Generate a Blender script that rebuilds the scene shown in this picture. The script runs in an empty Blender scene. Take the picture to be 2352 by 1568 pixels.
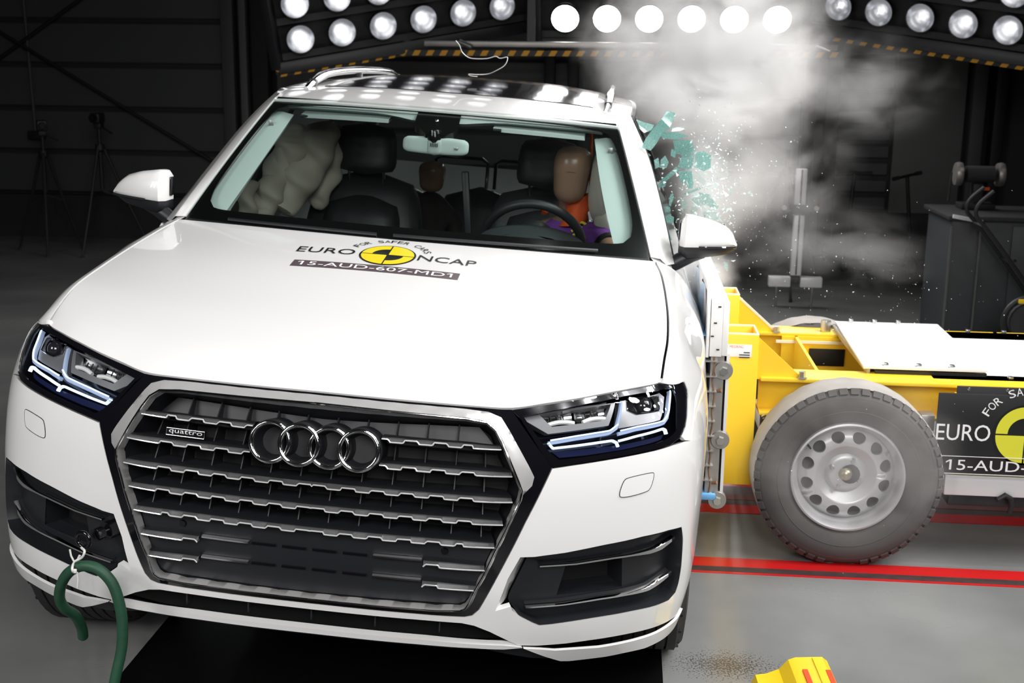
import bpy, bmesh, math, random
import numpy as np
from mathutils import Vector, Matrix
from mathutils.geometry import delaunay_2d_cdt
random.seed(7); RNG = np.random.default_rng(7)
SC = bpy.context.scene; COL = SC.collection
PI = math.pi
# ------------------------------------------------------------------ camera, world, lights, exposure
CAM_LOC = (0.7560, -2.7650, 1.7320)
def _rot(rx, ry, rz):
    return Matrix.Rotation(rz, 3, 'Z') @ Matrix.Rotation(rx, 3, 'X') @ Matrix.Rotation(ry, 3, 'Y')
ROLL = math.radians(3.6)                       # the struck car leans towards the barrier
PIV = Vector((0, 0, .40))
RB = Matrix.Rotation(ROLL, 3, 'Y')
_R = RB @ _rot(math.radians(-12.95483), 0, math.radians(4.33351)) @ Matrix.Rotation(math.radians(-4.39021), 3, 'Y')
cam = bpy.data.cameras.new('camera'); camo = bpy.data.objects.new('camera', cam); COL.objects.link(camo)
_m = Matrix.Identity(4)
for i in range(3):
    _m[i][0] = _R[i][0]; _m[i][1] = _R[i][2]; _m[i][2] = -_R[i][1]; _m[i][3] = CAM_LOC[i]
camo.matrix_world = _m
cam.sensor_width = 36; cam.lens = 2828.72 / 2352 * 36; cam.clip_end = 60
cam.dof.use_dof = True; cam.dof.focus_distance = 3.3; cam.dof.aperture_fstop = 6.3
SC.camera = camo
w = bpy.data.worlds.new('hall_dark'); SC.world = w; w.use_nodes = True
w.node_tree.nodes['Background'].inputs[0].default_value = (.6, .62, .66, 1)
w.node_tree.nodes['Background'].inputs[1].default_value = .007
SC.view_settings.view_transform = 'Standard'; SC.view_settings.look = 'None'
SC.view_settings.exposure = 0; SC.view_settings.gamma = 1; SC.view_settings.use_curve_mapping = False
SC.cycles.max_bounces = 7; SC.cycles.adaptive_threshold = .02; SC.cycles.transparent_max_bounces = 16; SC.cycles.volume_bounces = 2
SC.cycles.sample_clamp_indirect = 4; SC.cycles.caustics_reflective = False; SC.cycles.caustics_refractive = False
SC.cycles.volume_step_rate = 2.0; SC.cycles.volume_max_steps = 64
def area(name, loc, aim, size, power, color=(1, 1, 1), sy=None):
    l = bpy.data.lights.new(name, 'AREA'); l.energy = power; l.color = color; l.shape = 'RECTANGLE'
    l.size = size; l.size_y = sy or size
    o = bpy.data.objects.new(name, l); COL.objects.link(o); o.location = loc
    o.rotation_euler = (Vector(aim) - Vector(loc)).to_track_quat('-Z', 'Y').to_euler()
    return o
LAMP_E = 22.0          # emission of the lit lamps of the banks
def flood(name, loc, aim, size, power, spread=150, n=5, r=.10):
    "a flood bank, or an added fill light, outside the picture: a grid of round lamps, each a disc light"
    loc = Vector(loc); q = (Vector(aim) - loc).to_track_quat('-Z', 'Y'); l = bpy.data.lights.new(name, 'AREA'); l.shape = 'DISK'; l.size = 2 * r
    l.energy = power / (n * n); l.color = (1, .985, .97); l.spread = math.radians(spread)
    for i in range(n):
        for j in range(n):
            o = bpy.data.objects.new(name, l); COL.objects.link(o); o.rotation_euler = q.to_euler()
            o.location = loc + q @ Vector(((i / (n - 1) - .5) * size, (j / (n - 1) - .5) * size, 0))
flood('flood_overhead', (2.35, .0, 4.45), (.0, .5, .9), 2.2, 42, 110)
flood('flood_front', (1.5, -4.4, 3.4), (.2, .2, .6), 1.9, 50, 85)
flood('flood_front_left', (-3.0, -3.6, 3.4), (-.4, .4, .7), 1.5, 33, 85, 4)
flood('flood_side', (4.4, .6, 3.4), (1.7, 1.6, .3), 1.6, 33, 80, 4)
flood('fill_smoke', (4.1, 2.2, 5.0), (1.2, 2.7, 1.75), 1.6, 60, 75, 4)  # unseen fill light, added to brighten the smoke
# ------------------------------------------------------------------ helpers
def link(name, me, mat=None, parent=None):
    o = bpy.data.objects.new(name, me); COL.objects.link(o)
    if parent is not None: o.parent = parent
    if mat is not None and me is not None and hasattr(me, 'materials') and len(me.materials) == 0:
        me.materials.append(mat)
    return o
def empty(name, loc=(0, 0, 0), rot=(0, 0, 0), parent=None):
    o = bpy.data.objects.new(name, None); COL.objects.link(o); o.location = loc; o.rotation_euler = rot
    o.empty_display_size = .05
    if parent is not None: o.parent = parent
    return o
def tag(o, label, cat, group=None):
    o['label'] = label; o['category'] = cat
    if group: o['group'] = group
    return o
def kind(o, k): o['kind'] = k; return o
def copytree(o, parent=None):
    c = o.copy(); COL.objects.link(c)
    if parent is not None: c.parent = parent
    for ch in o.children: copytree(ch, c)
    return c
class MB:
    def __init__(s): s.v = []; s.f = []
    def add(s, vs, fs):
        b = len(s.v); s.v += [tuple(map(float, p)) for p in vs]; s.f += [tuple(i + b for i in f) for f in fs]; return s
    def box(s, c, d, b=0.0, rot=None):
        if b > 0:
            bm = bmesh.new(); bmesh.ops.create_cube(bm, size=1.0)
            for v in bm.verts: v.co = Vector((v.co.x * d[0], v.co.y * d[1], v.co.z * d[2]))
            bmesh.ops.bevel(bm, geom=list(bm.edges), offset=min(b, min(d) * .49), segments=2, profile=.5, affect='EDGES')
            bm.verts.index_update()
            vs = [v.co.copy() for v in bm.verts]; fs = [[v.index for v in f.verts] for f in bm.faces]; bm.free()
        else:
            vs = [Vector((x * d[0] / 2, y * d[1] / 2, z * d[2] / 2)) for x in (-1, 1) for y in (-1, 1) for z in (-1, 1)]
            fs = [(0, 1, 3, 2), (4, 6, 7, 5), (0, 4, 5, 1), (2, 3, 7, 6), (0, 2, 6, 4), (1, 5, 7, 3)]
        if rot is not None: vs = [rot @ v for v in vs]
        c = Vector(c); return s.add([v + c for v in vs], fs)
    def bar(s, p, q, wd, h, b=0.0):
        p = Vector(p); q = Vector(q); d = q - p
        return s.box((p + q) / 2, (wd, h, d.length), b, d.to_track_quat('Z', 'Y').to_matrix())
    def tube(s, pts, r, n=10, closed=False, caps=True):
        pts = [Vector(p) for p in pts]; m = len(pts); rs = r if hasattr(r, '__len__') else [r] * m
        prev = None; base = len(s.v); vs = []
        for i, p in enumerate(pts):
            a = pts[(i - 1) % m] if (closed or i > 0) else p
            c = pts[(i + 1) % m] if (closed or i < m - 1) else p
            t = (c - a).normalized()
            if prev is None:
                u = t.orthogonal().normalized()
            else:
                u = (prev - t * prev.dot(t)); u = u.normalized() if u.length > 1e-6 else t.orthogonal().normalized()
            prev = u; v = t.cross(u)
            vs += [p + (u * math.cos(2 * PI * k / n) + v * math.sin(2 * PI * k / n)) * rs[i] for k in range(n)]
        fs = []
        for i in range(m if closed else m - 1):
            j = (i + 1) % m
            for k in range(n):
                fs.append((i * n + k, i * n + (k + 1) % n, j * n + (k + 1) % n, j * n + k))
        if caps and not closed:
            fs.append(tuple(range(n))[::-1]); fs.append(tuple(range((m - 1) * n, m * n)))
        return s.add(vs, fs)
    def cyl(s, p, q, r, r2=None, n=16): return s.tube([p, q], [r, r if r2 is None else r2], n)
    def lathe(s, prof, o=(0, 0, 0), axis=(0, 0, 1), n=24, closed=False):
        o = Vector(o); ax = Vector(axis).normalized(); u = ax.orthogonal().normalized(); v = ax.cross(u); m = len(prof); vs = []
        for r, h in prof:
            vs += [o + ax * h + (u * math.cos(2 * PI * k / n) + v * math.sin(2 * PI * k / n)) * r for k in range(n)]
        fs = []
        for i in range(m if closed else m - 1):
            j = (i + 1) % m
            for k in range(n): fs.append((i * n + k, i * n + (k + 1) % n, j * n + (k + 1) % n, j * n + k))
        return s.add(vs, fs)
    def grid(s, P, wrap=False):
        P = np.asarray(P, float); a, b = P.shape[:2]; fs = []
        for i in range(a - 1):
            for j in range(b if wrap else b - 1):
                k = (j + 1) % b; fs.append((i * b + j, (i + 1) * b + j, (i + 1) * b + k, i * b + k))
        return s.add(P.reshape(-1, 3), fs)
    def prism(s, poly, h0, h1, axis=2):
        "polygon extruded along an axis; poly is given in the two other axes"
        def mk(p, h): q = list(p); q.insert(axis, h); return q
        n = len(poly); vs = [mk(p, h0) for p in poly] + [mk(p, h1) for p in poly]
        fs = [tuple(range(n))[::-1], tuple(range(n, 2 * n))] + [(i, (i + 1) % n, n + (i + 1) % n, n + i) for i in range(n)]
        return s.add(vs, fs)
    def mesh(s, ang=38, fix=True):
        me = bpy.data.meshes.new('m'); me.from_pydata(s.v, [], s.f); me.update()
        if fix:
            bm = bmesh.new(); bm.from_mesh(me)
            bmesh.ops.remove_doubles(bm, verts=bm.verts, dist=1e-5)
            bmesh.ops.recalc_face_normals(bm, faces=bm.faces); bm.to_mesh(me); bm.free()
        if ang: me.shade_smooth(); me.set_sharp_from_angle(angle=math.radians(ang))
        return me
    def obj(s, name, mat, parent=None, ang=38, fix=True):
        me = s.mesh(ang, fix); me.name = name; return link(name, me, mat, parent)
def inpoly(P, poly):
    x, y = P[:, 0], P[:, 1]; r = np.zeros(len(P), bool); n = len(poly)
    for i in range(n):
        x0, y0 = poly[i]; x1, y1 = poly[(i + 1) % n]
        c = ((y0 > y) != (y1 > y)); r ^= c & (x < (x1 - x0) * (y - y0) / ((y1 - y0) if y1 != y0 else 1e-12) + x0)
    return r
def resample(poly, sp):
    out = []; n = len(poly)
    for i in range(n):
        a = np.array(poly[i], float); b = np.array(poly[(i + 1) % n], float); k = max(1, int(round(np.hypot(*(b - a)) / sp)))
        out += [tuple(a + (b - a) * j / k) for j in range(k)]
    return out
def smooth_poly(poly, it=1, keep=25):
    "rounds a traced outline (Chaikin) but keeps true corners"
    P = [np.array(p, float) for p in poly]
    for _ in range(it):
        o = []; n = len(P)
        for i in range(n):
            a, b, c = P[i - 1], P[i], P[(i + 1) % n]; d0 = b - a; d1 = c - b
            ang = abs(math.degrees(math.atan2(d0[0] * d1[1] - d0[1] * d1[0], d0 @ d1)))
            if ang > keep: o.append(b)
            else: o += [b * .75 + a * .25, b * .75 + c * .25]
        P = o
    return [tuple(p) for p in P]
def nrm(fn, U, V):
    e = 1e-4; a = fn(U + e, V) - fn(U - e, V); b = fn(U, V + e) - fn(U, V - e); n = np.cross(a, b)
    return n / np.maximum(np.linalg.norm(n, axis=-1, keepdims=True), 1e-12)
def panel(fn, outer, holes=(), th=.012, off=0.0, sp=.03, bsp=None, mb=None, offf=None):
    "a piece of sheet cut from the skin fn(u, v), with thickness inwards"
    bsp = bsp or sp * .6; outer = resample(outer, bsp); holes = [resample(h, bsp) for h in holes]
    pts = []; edges = []
    for lp in [outer] + holes:
        b = len(pts); n = len(lp); pts += lp; edges += [(b + i, b + (i + 1) % n) for i in range(n)]
    B = np.array(pts); lo = B.min(0); hi = B.max(0)
    gx = np.arange(lo[0] + sp / 2, hi[0], sp); gy = np.arange(lo[1] + sp / 2, hi[1], sp)
    if len(gx) and len(gy):
        G = np.stack(np.meshgrid(gx, gy), -1).reshape(-1, 2); k = inpoly(G, outer)
        for h in holes: k &= ~inpoly(G, h)
        G = G[k]
        if len(G):
            d = np.full(len(G), 9.0)
            for i in range(0, len(G), 500): d[i:i + 500] = np.sqrt(((G[i:i + 500, None] - B[None]) ** 2).sum(-1)).min(1)
            pts = pts + [tuple(g) for g in G[d > sp * .45]]
    v2, e2, f2, *_ = delaunay_2d_cdt([Vector(p) for p in pts], edges, [], 0, 1e-7)
    V = np.array([(p.x, p.y) for p in v2]); F = np.array([list(f) for f in f2])
    c = V[F].mean(1); k = inpoly(c, outer)
    for h in holes: k &= ~inpoly(c, h)
    F = F[k]
    a = V[F]; ar = (a[:, 1, 0] - a[:, 0, 0]) * (a[:, 2, 1] - a[:, 0, 1]) - (a[:, 2, 0] - a[:, 0, 0]) * (a[:, 1, 1] - a[:, 0, 1])
    F[ar < 0] = F[ar < 0][:, ::-1]
    P = fn(V[:, 0], V[:, 1]); N = nrm(fn, V[:, 0], V[:, 1])
    o = (offf(V[:, 0], V[:, 1]) if offf else np.zeros(len(V))) + off
    P = P + N * o[:, None]
    mb = mb or MB(); n = len(P)
    if th <= 0: return mb.add(P, F.tolist())
    cnt = {}
    for f in F.tolist():
        for i in range(3): e = (f[i], f[(i + 1) % 3]); cnt[e] = 1
    side = [(x, y) for (x, y) in cnt if (y, x) not in cnt]
    fs = F.tolist() + [[i + n for i in f[::-1]] for f in F.tolist()] + [(y, x, x + n, y + n) for x, y in side]
    return mb.add(np.concatenate([P, P - N * th]), fs)
def mirror_uv(l): return [(-a, b) for a, b in l][::-1]
def ribbon(fn, line, wd, ht, mb=None, off=0.0, n=None, taper=None):
    "a raised strip of width wd (in the skin) and height ht along a (u, v) polyline"
    mb = mb or MB(); L = np.array(line, float)
    if n:
        s = np.concatenate([[0], np.cumsum(np.hypot(*np.diff(L, axis=0).T))]); q = np.linspace(0, s[-1], n)
        L = np.stack([np.interp(q, s, L[:, 0]), np.interp(q, s, L[:, 1])], 1)
    T = np.gradient(L, axis=0); T /= np.linalg.norm(T, axis=1, keepdims=True); Q = np.stack([-T[:, 1], T[:, 0]], 1)
    h = wd / 2 * (np.ones(len(L)) if taper is None else np.interp(np.linspace(0, 1, len(L)), np.linspace(0, 1, len(taper)), taper))
    rows = []
    for a, o in ((-1, off), (-1, off + ht * .75), (-.7, off + ht), (.7, off + ht), (1, off + ht * .75), (1, off)):
        W = L + Q * (h * a)[:, None]; rows.append(fn(W[:, 0], W[:, 1]) + nrm(fn, W[:, 0], W[:, 1]) * o)
    R = np.stack(rows, 1); m = len(L); mb.grid(R, wrap=True)
    b = len(mb.v) - m * 6; mb.f.append(tuple(b + i for i in range(6))); mb.f.append(tuple(b + (m - 1) * 6 + i for i in range(6))[::-1])
    return mb
# ------------------------------------------------------------------ materials
def mat(name, col, rough=.5, metal=0.0, coat=0.0, emis=None, es=0.0, bump=None, var=None, spec=None, aniso=0.0, alpha=None):
    m = bpy.data.materials.new(name); m.use_nodes = True; nt = m.node_tree; b = nt.nodes['Principled BSDF']
    b.inputs['Base Color'].default_value = (*col, 1); b.inputs['Roughness'].default_value = rough; b.inputs['Metallic'].default_value = metal
    b.inputs['Coat Weight'].default_value = coat; b.inputs['Coat Roughness'].default_value = .03
    if spec is not None: b.inputs['Specular IOR Level'].default_value = spec
    if emis: b.inputs['Emission Color'].default_value = (*emis, 1); b.inputs['Emission Strength'].default_value = es
    tc = nt.nodes.new('ShaderNodeTexCoord')
    if var:                                        # (scale, amount): patchy colour of the thing itself
        n = nt.nodes.new('ShaderNodeTexNoise'); n.inputs['Scale'].default_value = var[0]; n.inputs['Detail'].default_value = 4
        nt.links.new(tc.outputs['Object'], n.inputs['Vector'])
        mx = nt.nodes.new('ShaderNodeMix'); mx.data_type = 'RGBA'
        mx.inputs[6].default_value = tuple(c * (1 - var[1]) for c in col) + (1,); mx.inputs[7].default_value = tuple(min(1, c * (1 + var[1])) for c in col) + (1,)
        nt.links.new(n.outputs['Fac'], mx.inputs[0]); nt.links.new(mx.outputs[2], b.inputs['Base Color'])
    if bump:                                       # (scale, strength)
        n = nt.nodes.new('ShaderNodeTexNoise'); n.inputs['Scale'].default_value = bump[0]; n.inputs['Detail'].default_value = 3
        nt.links.new(tc.outputs['Object'], n.inputs['Vector'])
        bp = nt.nodes.new('ShaderNodeBump'); bp.inputs['Strength'].default_value = bump[1]; bp.inputs['Distance'].default_value = .002
        nt.links.new(n.outputs['Fac'], bp.inputs['Height']); nt.links.new(bp.outputs['Normal'], b.inputs['Normal'])
    return m
def schlick(nt, f0):
    "view-angle reflectance that is the same from both sides of a thin sheet"
    N = nt.nodes.new; L = nt.links.new; g = N('ShaderNodeNewGeometry'); d = N('ShaderNodeVectorMath'); d.operation = 'DOT_PRODUCT'
    L(g.outputs['Incoming'], d.inputs[0]); L(g.outputs['Normal'], d.inputs[1]); prev = d.outputs['Value']
    for op, v in (('ABSOLUTE', None), ('SUBTRACT', 1.0), ('POWER', 5.0), ('MULTIPLY_ADD', 1 - f0)):
        m = N('ShaderNodeMath'); m.operation = op; m.use_clamp = op == 'MULTIPLY_ADD'
        if op == 'SUBTRACT': m.inputs[0].default_value = v; L(prev, m.inputs[1])
        else:
            L(prev, m.inputs[0])
            if v is not None: m.inputs[1].default_value = v
        if op == 'MULTIPLY_ADD': m.inputs[2].default_value = f0
        prev = m.outputs[0]
    return prev
def glass_mat(name, tint=(1, 1, 1), rough=.0, f0=.05):
    m = bpy.data.materials.new(name); m.use_nodes = True; nt = m.node_tree; nt.nodes.clear()
    o = nt.nodes.new('ShaderNodeOutputMaterial'); t = nt.nodes.new('ShaderNodeBsdfTransparent'); g = nt.nodes.new('ShaderNodeBsdfGlossy')
    x = nt.nodes.new('ShaderNodeMixShader'); t.inputs[0].default_value = (*tint, 1); g.inputs['Roughness'].default_value = rough; g.inputs[0].default_value = (1, 1, 1, 1)
    nt.links.new(schlick(nt, f0), x.inputs[0]); nt.links.new(t.outputs[0], x.inputs[1]); nt.links.new(g.outputs[0], x.inputs[2]); nt.links.new(x.outputs[0], o.inputs[0])
    return m
M = {}
M['paint'] = mat('white_paint', (.80, .80, .795), .32, coat=1.0)
M['black_gloss'] = mat('black_gloss', (.005, .005, .007), .10, coat=.3)
M['black_trim'] = mat('black_trim', (.012, .013, .016), .42)
M['grille_black'] = mat('grille_black', (.010, .011, .014), .5)
M['satin_silver'] = mat('satin_silver', (.74, .735, .73), .32, .6)
M['chrome'] = mat('chrome', (.85, .85, .86), .09, 1.0)
M['dark_void'] = mat('dark_void', (.003, .003, .003), .7)
M['rubber'] = mat('tyre_rubber', (.022, .022, .023), .72, bump=(60, .25))
M['rubber_dusty'] = mat('dusty_tyre_rubber', (.075, .07, .068), .8, bump=(50, .25), var=(5, .25))
M['tread_dusty'] = mat('dusty_tread', (.34, .32, .30), .85, var=(9, .3))
M['alloy'] = mat('wheel_alloy', (.62, .62, .63), .42, .55)
M['led'] = mat('daytime_led', (.8, .9, 1), .4, emis=(.52, .68, 1), es=1.35)
M['led_body'] = mat('light_guide', (.34, .40, .50), .12, emis=(.40, .56, 1), es=.20)
M['reflector'] = mat('lamp_reflector', (.8, .8, .8), .14, 1.0)
M['bezel'] = mat('lamp_bezel', (.36, .36, .365), .35, .7)
M['lens_dark'] = mat('projector_lens', (.02, .02, .022), .03, coat=1.0)
M['cover_glass'] = glass_mat('headlamp_cover', (.97, .98, 1), .0, .035)
M['windscreen'] = glass_mat('windscreen_glass', (.80, .87, .85), .0, .05)
M['side_glass'] = glass_mat('tinted_side_glass', (.35, .4, .4), .0, .06)
M['frit'] = mat('black_frit', (.006, .006, .006), .12)
M['trim_grey'] = mat('pillar_trim_grey', (.46, .54, .52), .75)
M['headliner'] = mat('headliner_grey', (.38, .43, .42), .8)
M['leather'] = mat('black_leather', (.018, .019, .021), .45, bump=(160, .15))
M['dash'] = mat('dash_black', (.022, .027, .030), .6, bump=(220, .12))
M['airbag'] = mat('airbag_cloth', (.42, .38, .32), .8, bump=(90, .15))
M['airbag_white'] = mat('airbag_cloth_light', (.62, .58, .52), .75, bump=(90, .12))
M['vinyl'] = mat('dummy_vinyl', (.30, .18, .125), .27, var=(7, .12))
M['shirt'] = mat('purple_shirt', (.16, .045, .30), .85)
M['orange'] = mat('orange_cloth', (.72, .10, .022), .8, bump=(60, .3))
M['yellow_tape'] = mat('yellow_stripe', (.85, .72, .05), .6)
M['blue'] = mat('blue_sleeve', (.05, .10, .55), .7)
M['yellow'] = mat('yellow_paint', (.90, .60, .03), .42, var=(3, .06))
M['yellow_edge'] = mat('worn_pale_edge', (.85, .78, .6), .5)
M['steel'] = mat('bare_steel', (.42, .40, .38), .42, .8, var=(8, .25))
M['zinc'] = mat('zinc_bolt', (.6, .6, .58), .3, 1.0)
M['alu_plate'] = mat('aluminium_plate', (.86, .86, .87), .38, .15)
M['white_plate'] = mat('white_block', (.82, .80, .78), .6, var=(12, .05))
M['blue_alu'] = mat('blue_honeycomb', (.16, .42, .78), .45, bump=(45, .8), var=(16, .4))
M['rust'] = mat('rusty_steel', (.25, .14, .08), .8, var=(14, .4))
M['sign_black'] = mat('sign_black', (.008, .008, .009), .45)
M['sign_strip'] = mat('sign_strip', (.016, .012, .014), .4)
M['white_letter'] = mat('white_letter', (.85, .85, .85), .5)
M['black_letter'] = mat('black_letter', (.01, .01, .01), .35, coat=.5)
M['banner'] = mat('banner_brown', (.10, .075, .085), .35, coat=.5)
M['sign_yellow'] = mat('sign_yellow', (.72, .70, .045), .4)
M['decal_yellow'] = mat('decal_yellow', (.86, .70, .02), .3, coat=.6)
M['red_letter'] = mat('red_letter', (.75, .12, .05), .5)
M['floor_red'] = mat('red_floor_paint', (.56, .012, .014), .3, var=(4, .15))
M['floor_black'] = mat('dirty_black_line', (.055, .035, .035), .45, var=(22, .6))
M['hose'] = mat('green_hose', (.011, .060, .030), .55, bump=(70, .3), var=(18, .45))
M['nylon'] = mat('white_nylon', (.72, .72, .70), .45)
M['black_paint'] = mat('black_frame_paint', (.015, .015, .016), .55)
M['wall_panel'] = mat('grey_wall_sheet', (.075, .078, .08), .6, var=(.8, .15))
M['wall_haze_tint'] = mat('grey_wall_sheet_haze_tint', (.16, .16, .16), .6, var=(.8, .15))  # same sheet, paler: lamp haze and flare put into the colour
M['wall_door'] = mat('pale_door_sheet', (.14, .145, .142), .6)
M['wall_dark'] = mat('dark_plinth', (.028, .029, .032), .7)
M['cabinet'] = mat('grey_cabinet', (.06, .066, .072), .5)
M['hazard_yellow'] = mat('hazard_yellow', (.62, .30, .012), .6)
M['chock_yellow'] = mat('chock_yellow', (.88, .60, .012), .38)
M['chock_red'] = mat('chock_red', (.78, .07, .012), .38)
M['lamp_lit'] = mat('lit_lamp_lens', (1, 1, 1), .4, emis=(1, .98, .96), es=LAMP_E)
M['lamp_bulb'] = mat('lit_bulb', (1, 1, 1), .4, emis=(1, .98, .95), es=2.4)
M['lamp_bowl'] = mat('lamp_bowl', (.50, .51, .54), .2, 1.0, emis=(.9, .92, 1), es=.10)
M['slat_chrome'] = mat('slat_chrome', (.50, .50, .51), .24, .85)
M['slat_bright'] = mat('slat_bright_edge', (.92, .92, .93), .15, .45)
M['splinter'] = mat('white_splinter', (.72, .86, .84), .15)
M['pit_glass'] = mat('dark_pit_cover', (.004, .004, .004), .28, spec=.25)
# ------------------------------------------------------------------ skin of the car
def _pchip(xs,ys):
    xs=np.asarray(xs,float);ys=np.asarray(ys,float)
    h=np.diff(xs);dl=np.diff(ys,axis=0)/(h[:,None] if ys.ndim==2 else h)
    m=np.zeros_like(ys)
    n=len(xs)
    for i in range(1,n-1):
        w1=2*h[i]+h[i-1];w2=h[i]+2*h[i-1]
        a,b=dl[i-1],dl[i]
        with np.errstate(divide='ignore',invalid='ignore'):
            v=(w1+w2)/(w1/a+w2/b)
        m[i]=np.where(a*b>0,v,0)
    m[0]=dl[0];m[-1]=dl[-1]
    def fn(q):
        q=np.clip(np.asarray(q,float),xs[0],xs[-1])
        i=np.clip(np.searchsorted(xs,q,side='right')-1,0,n-2)
        hh=h[i];s=(q-xs[i])/hh
        if ys.ndim==2: s=s[...,None];hh=hh[...,None]
        return (1+2*s)*(1-s)**2*ys[i]+s*(1-s)**2*hh*m[i]+s*s*(3-2*s)*ys[i+1]+s*s*(s-1)*hh*m[i+1]
    return fn
def _cr(ts,P,flat=False):
    # natural-ish cubic (Catmull-Rom, non uniform) through P
    ts=np.asarray(ts,float);P=np.asarray(P,float);n=len(ts)
    m=np.zeros_like(P)
    for i in range(n):
        a=max(i-1,0);b=min(i+1,n-1)
        if 0<i<n-1:
            h0=ts[i]-ts[i-1];h1=ts[i+1]-ts[i]
            m[i]=((P[i]-P[i-1])/h0*h1+(P[i+1]-P[i])/h1*h0)/(h0+h1)
        else: m[i]=(P[b]-P[a])/(ts[b]-ts[a])
    if flat: m[0]=[m[0][0],0]
    def fn(q):
        q=np.clip(np.asarray(q,float),ts[0],ts[-1])
        i=np.clip(np.searchsorted(ts,q,side='right')-1,0,n-2)
        hh=(ts[i+1]-ts[i]);s=((q-ts[i])/hh)[...,None];hh=hh[...,None]
        p=(1+2*s)*(1-s)**2*P[i]+s*(1-s)**2*hh*m[i]+s*s*(3-2*s)*P[i+1]+s*s*(s-1)*hh*m[i+1]
        d=((6*s*s-6*s)*P[i]+(3*s*s-4*s+1)*hh*m[i]+(6*s-6*s*s)*P[i+1]+(3*s*s-2*s)*hh*m[i+1])/hh
        return p,d
    return fn
# plan curve of the body side (right half), t = arc length in metres
PLAN=np.array([(0,.03),(.25,.035),(.45,.055),(.58,.098),(.70,.150),(.80,.203),(.885,.268),(.941,.342),(.972,.45),(.990,.60),(1.003,.85),(1.008,1.2),(1.01,2.0),(1.01,3.0),(.99,4.0),(.94,4.7)])
PT=np.concatenate([[0],np.cumsum(np.hypot(*np.diff(PLAN,axis=0).T))])
_plan=_cr(PT,PLAN,True)
ZR=[.20,.26,.32,.40,.50,.60,.70,.80,.88,.94,.98,1.03,1.13]
# inset tables  (t, [d for each z])
ST=[(0.0,[.075,.045,.02,.005,-.005,-.01,-.005,.012,.035,.085,.12,.20,.30]),
    (.46,[.075,.045,.02,.005,-.005,-.005,0,.015,.045,.078,.12,.20,.30]),
    (.60,[.07,.045,.02,.005,0,.0,.005,.02,.05,.085,.12,.20,.30]),
    (.85,[.07,.045,.02,.005,0,0,.005,.020,.05,.085,.12,.20,.30]),
    (1.00,[.06,.035,.016,.004,0,0,.005,.018,.045,.08,.115,.20,.30]),
    (1.13,[.06,.038,.018,.005,.0,0,.003,.012,.03,.055,.09,.19,.30]),
    (1.40,[.06,.04,.022,.010,.002,0,0,.004,.016,.034,.065,.17,.30]),
    (1.80,[.08,.06,.04,.02,.008,0,-.002,.002,.012,.016,.028,.055,.13]),
    (2.40,[.08,.055,.03,.02,.012,.008,.008,.0,.0,.008,.02,.05,.085]),
    (5.40,[.08,.055,.03,.02,.012,.008,.008,.0,.0,.008,.02,.05,.085])]
_ST=np.array([s[0] for s in ST]);_D=np.array([s[1] for s in ST])
_dz=_pchip(ZR,_D.T)     # -> (...,nst)
_w=[_pchip(_ST,np.eye(len(_ST))[i]) for i in range(len(_ST))]
def S(t,z):
    "body skin, t = signed plan arc length (positive on the car's left), z height"
    t=np.asarray(t,float);z=np.asarray(z,float)
    a=np.abs(t);p,d=_plan(a)
    n=np.stack([-d[...,1],d[...,0]],-1);n/=np.linalg.norm(n,axis=-1,keepdims=True)
    D=_dz(z);W=np.stack([w(a) for w in _w],-1)
    q=p+n*np.sum(D*W,-1)[...,None]
    return np.stack([q[...,0]*np.where(t<0,-1,1),q[...,1],z],-1)

def WS(u,v):
    "windscreen skin, u -1..1 across, v 0..1 upwards"
    u=np.asarray(u,float);v=np.asarray(v,float)
    x=u*(.80+(.65-.80)*v)
    b=.028*4*v*(1-v)*(1-u*u*.6)
    yb=1.17+.18*u*u;yt=1.77+.11*u*u
    zb=1.178-.018*u*u;zt=1.567-.011*u*u
    return np.stack([x,yb+(yt-yb)*v-b*.55,zb+(zt-zb)*v+b*.83],-1)
SHUT=np.array([(.829,.375,.979),(.836,.47,1.017),(.846,.60,1.049),(.850,.80,1.075),(.846,1.0,1.101),(.836,1.2,1.127),(.815,1.34,1.150)])
MID=np.array([(0,.112,.941),(0,.20,.985),(0,.36,1.030),(0,.60,1.080),(0,.85,1.126),(0,1.03,1.153),(0,1.165,1.172)])
_wq=np.linspace(0,1,7)
def _nat(P):
    f_=_cr(_wq,P)
    return lambda q:f_(q)[0]
_shut=_pchip(_wq,SHUT);_mid=_pchip(_wq,MID)
HT=.965
_ze=_pchip([0,.36,.458,.489,.583,.679,.780,.909,HT],[.940,.940,.939,.940,.949,.959,.970,.978,.980])
def HOOD(s,w):
    "bonnet skin, s -1..1 across, w 0..1 backwards"
    s=np.asarray(s,float);w=np.asarray(w,float)
    F=S(np.abs(s)*HT,_ze(np.abs(s)*HT));F1=S(HT,_ze(HT))
    m=_mid(w);h=_shut(w);r=F[...,0]/F1[0]
    g0=(F[...,1]-MID[0,1])/(F1[1]-MID[0,1]);k=np.clip(w/.35,0,1);k=k*k*(3-2*k)
    g=g0*(1-k)+r*r*k
    q0=(F[...,2]-MID[0,2])/(F1[2]-MID[0,2]);q=q0*(1-k)+np.abs(r)**2.3*k
    y=m[...,1]+(h[...,1]-m[...,1])*g;z=m[...,2]+(h[...,2]-m[...,2])*q
    # first row follows the front edge itself
    return np.stack([np.sign(s)*r*h[...,0],y,z],-1)
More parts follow.
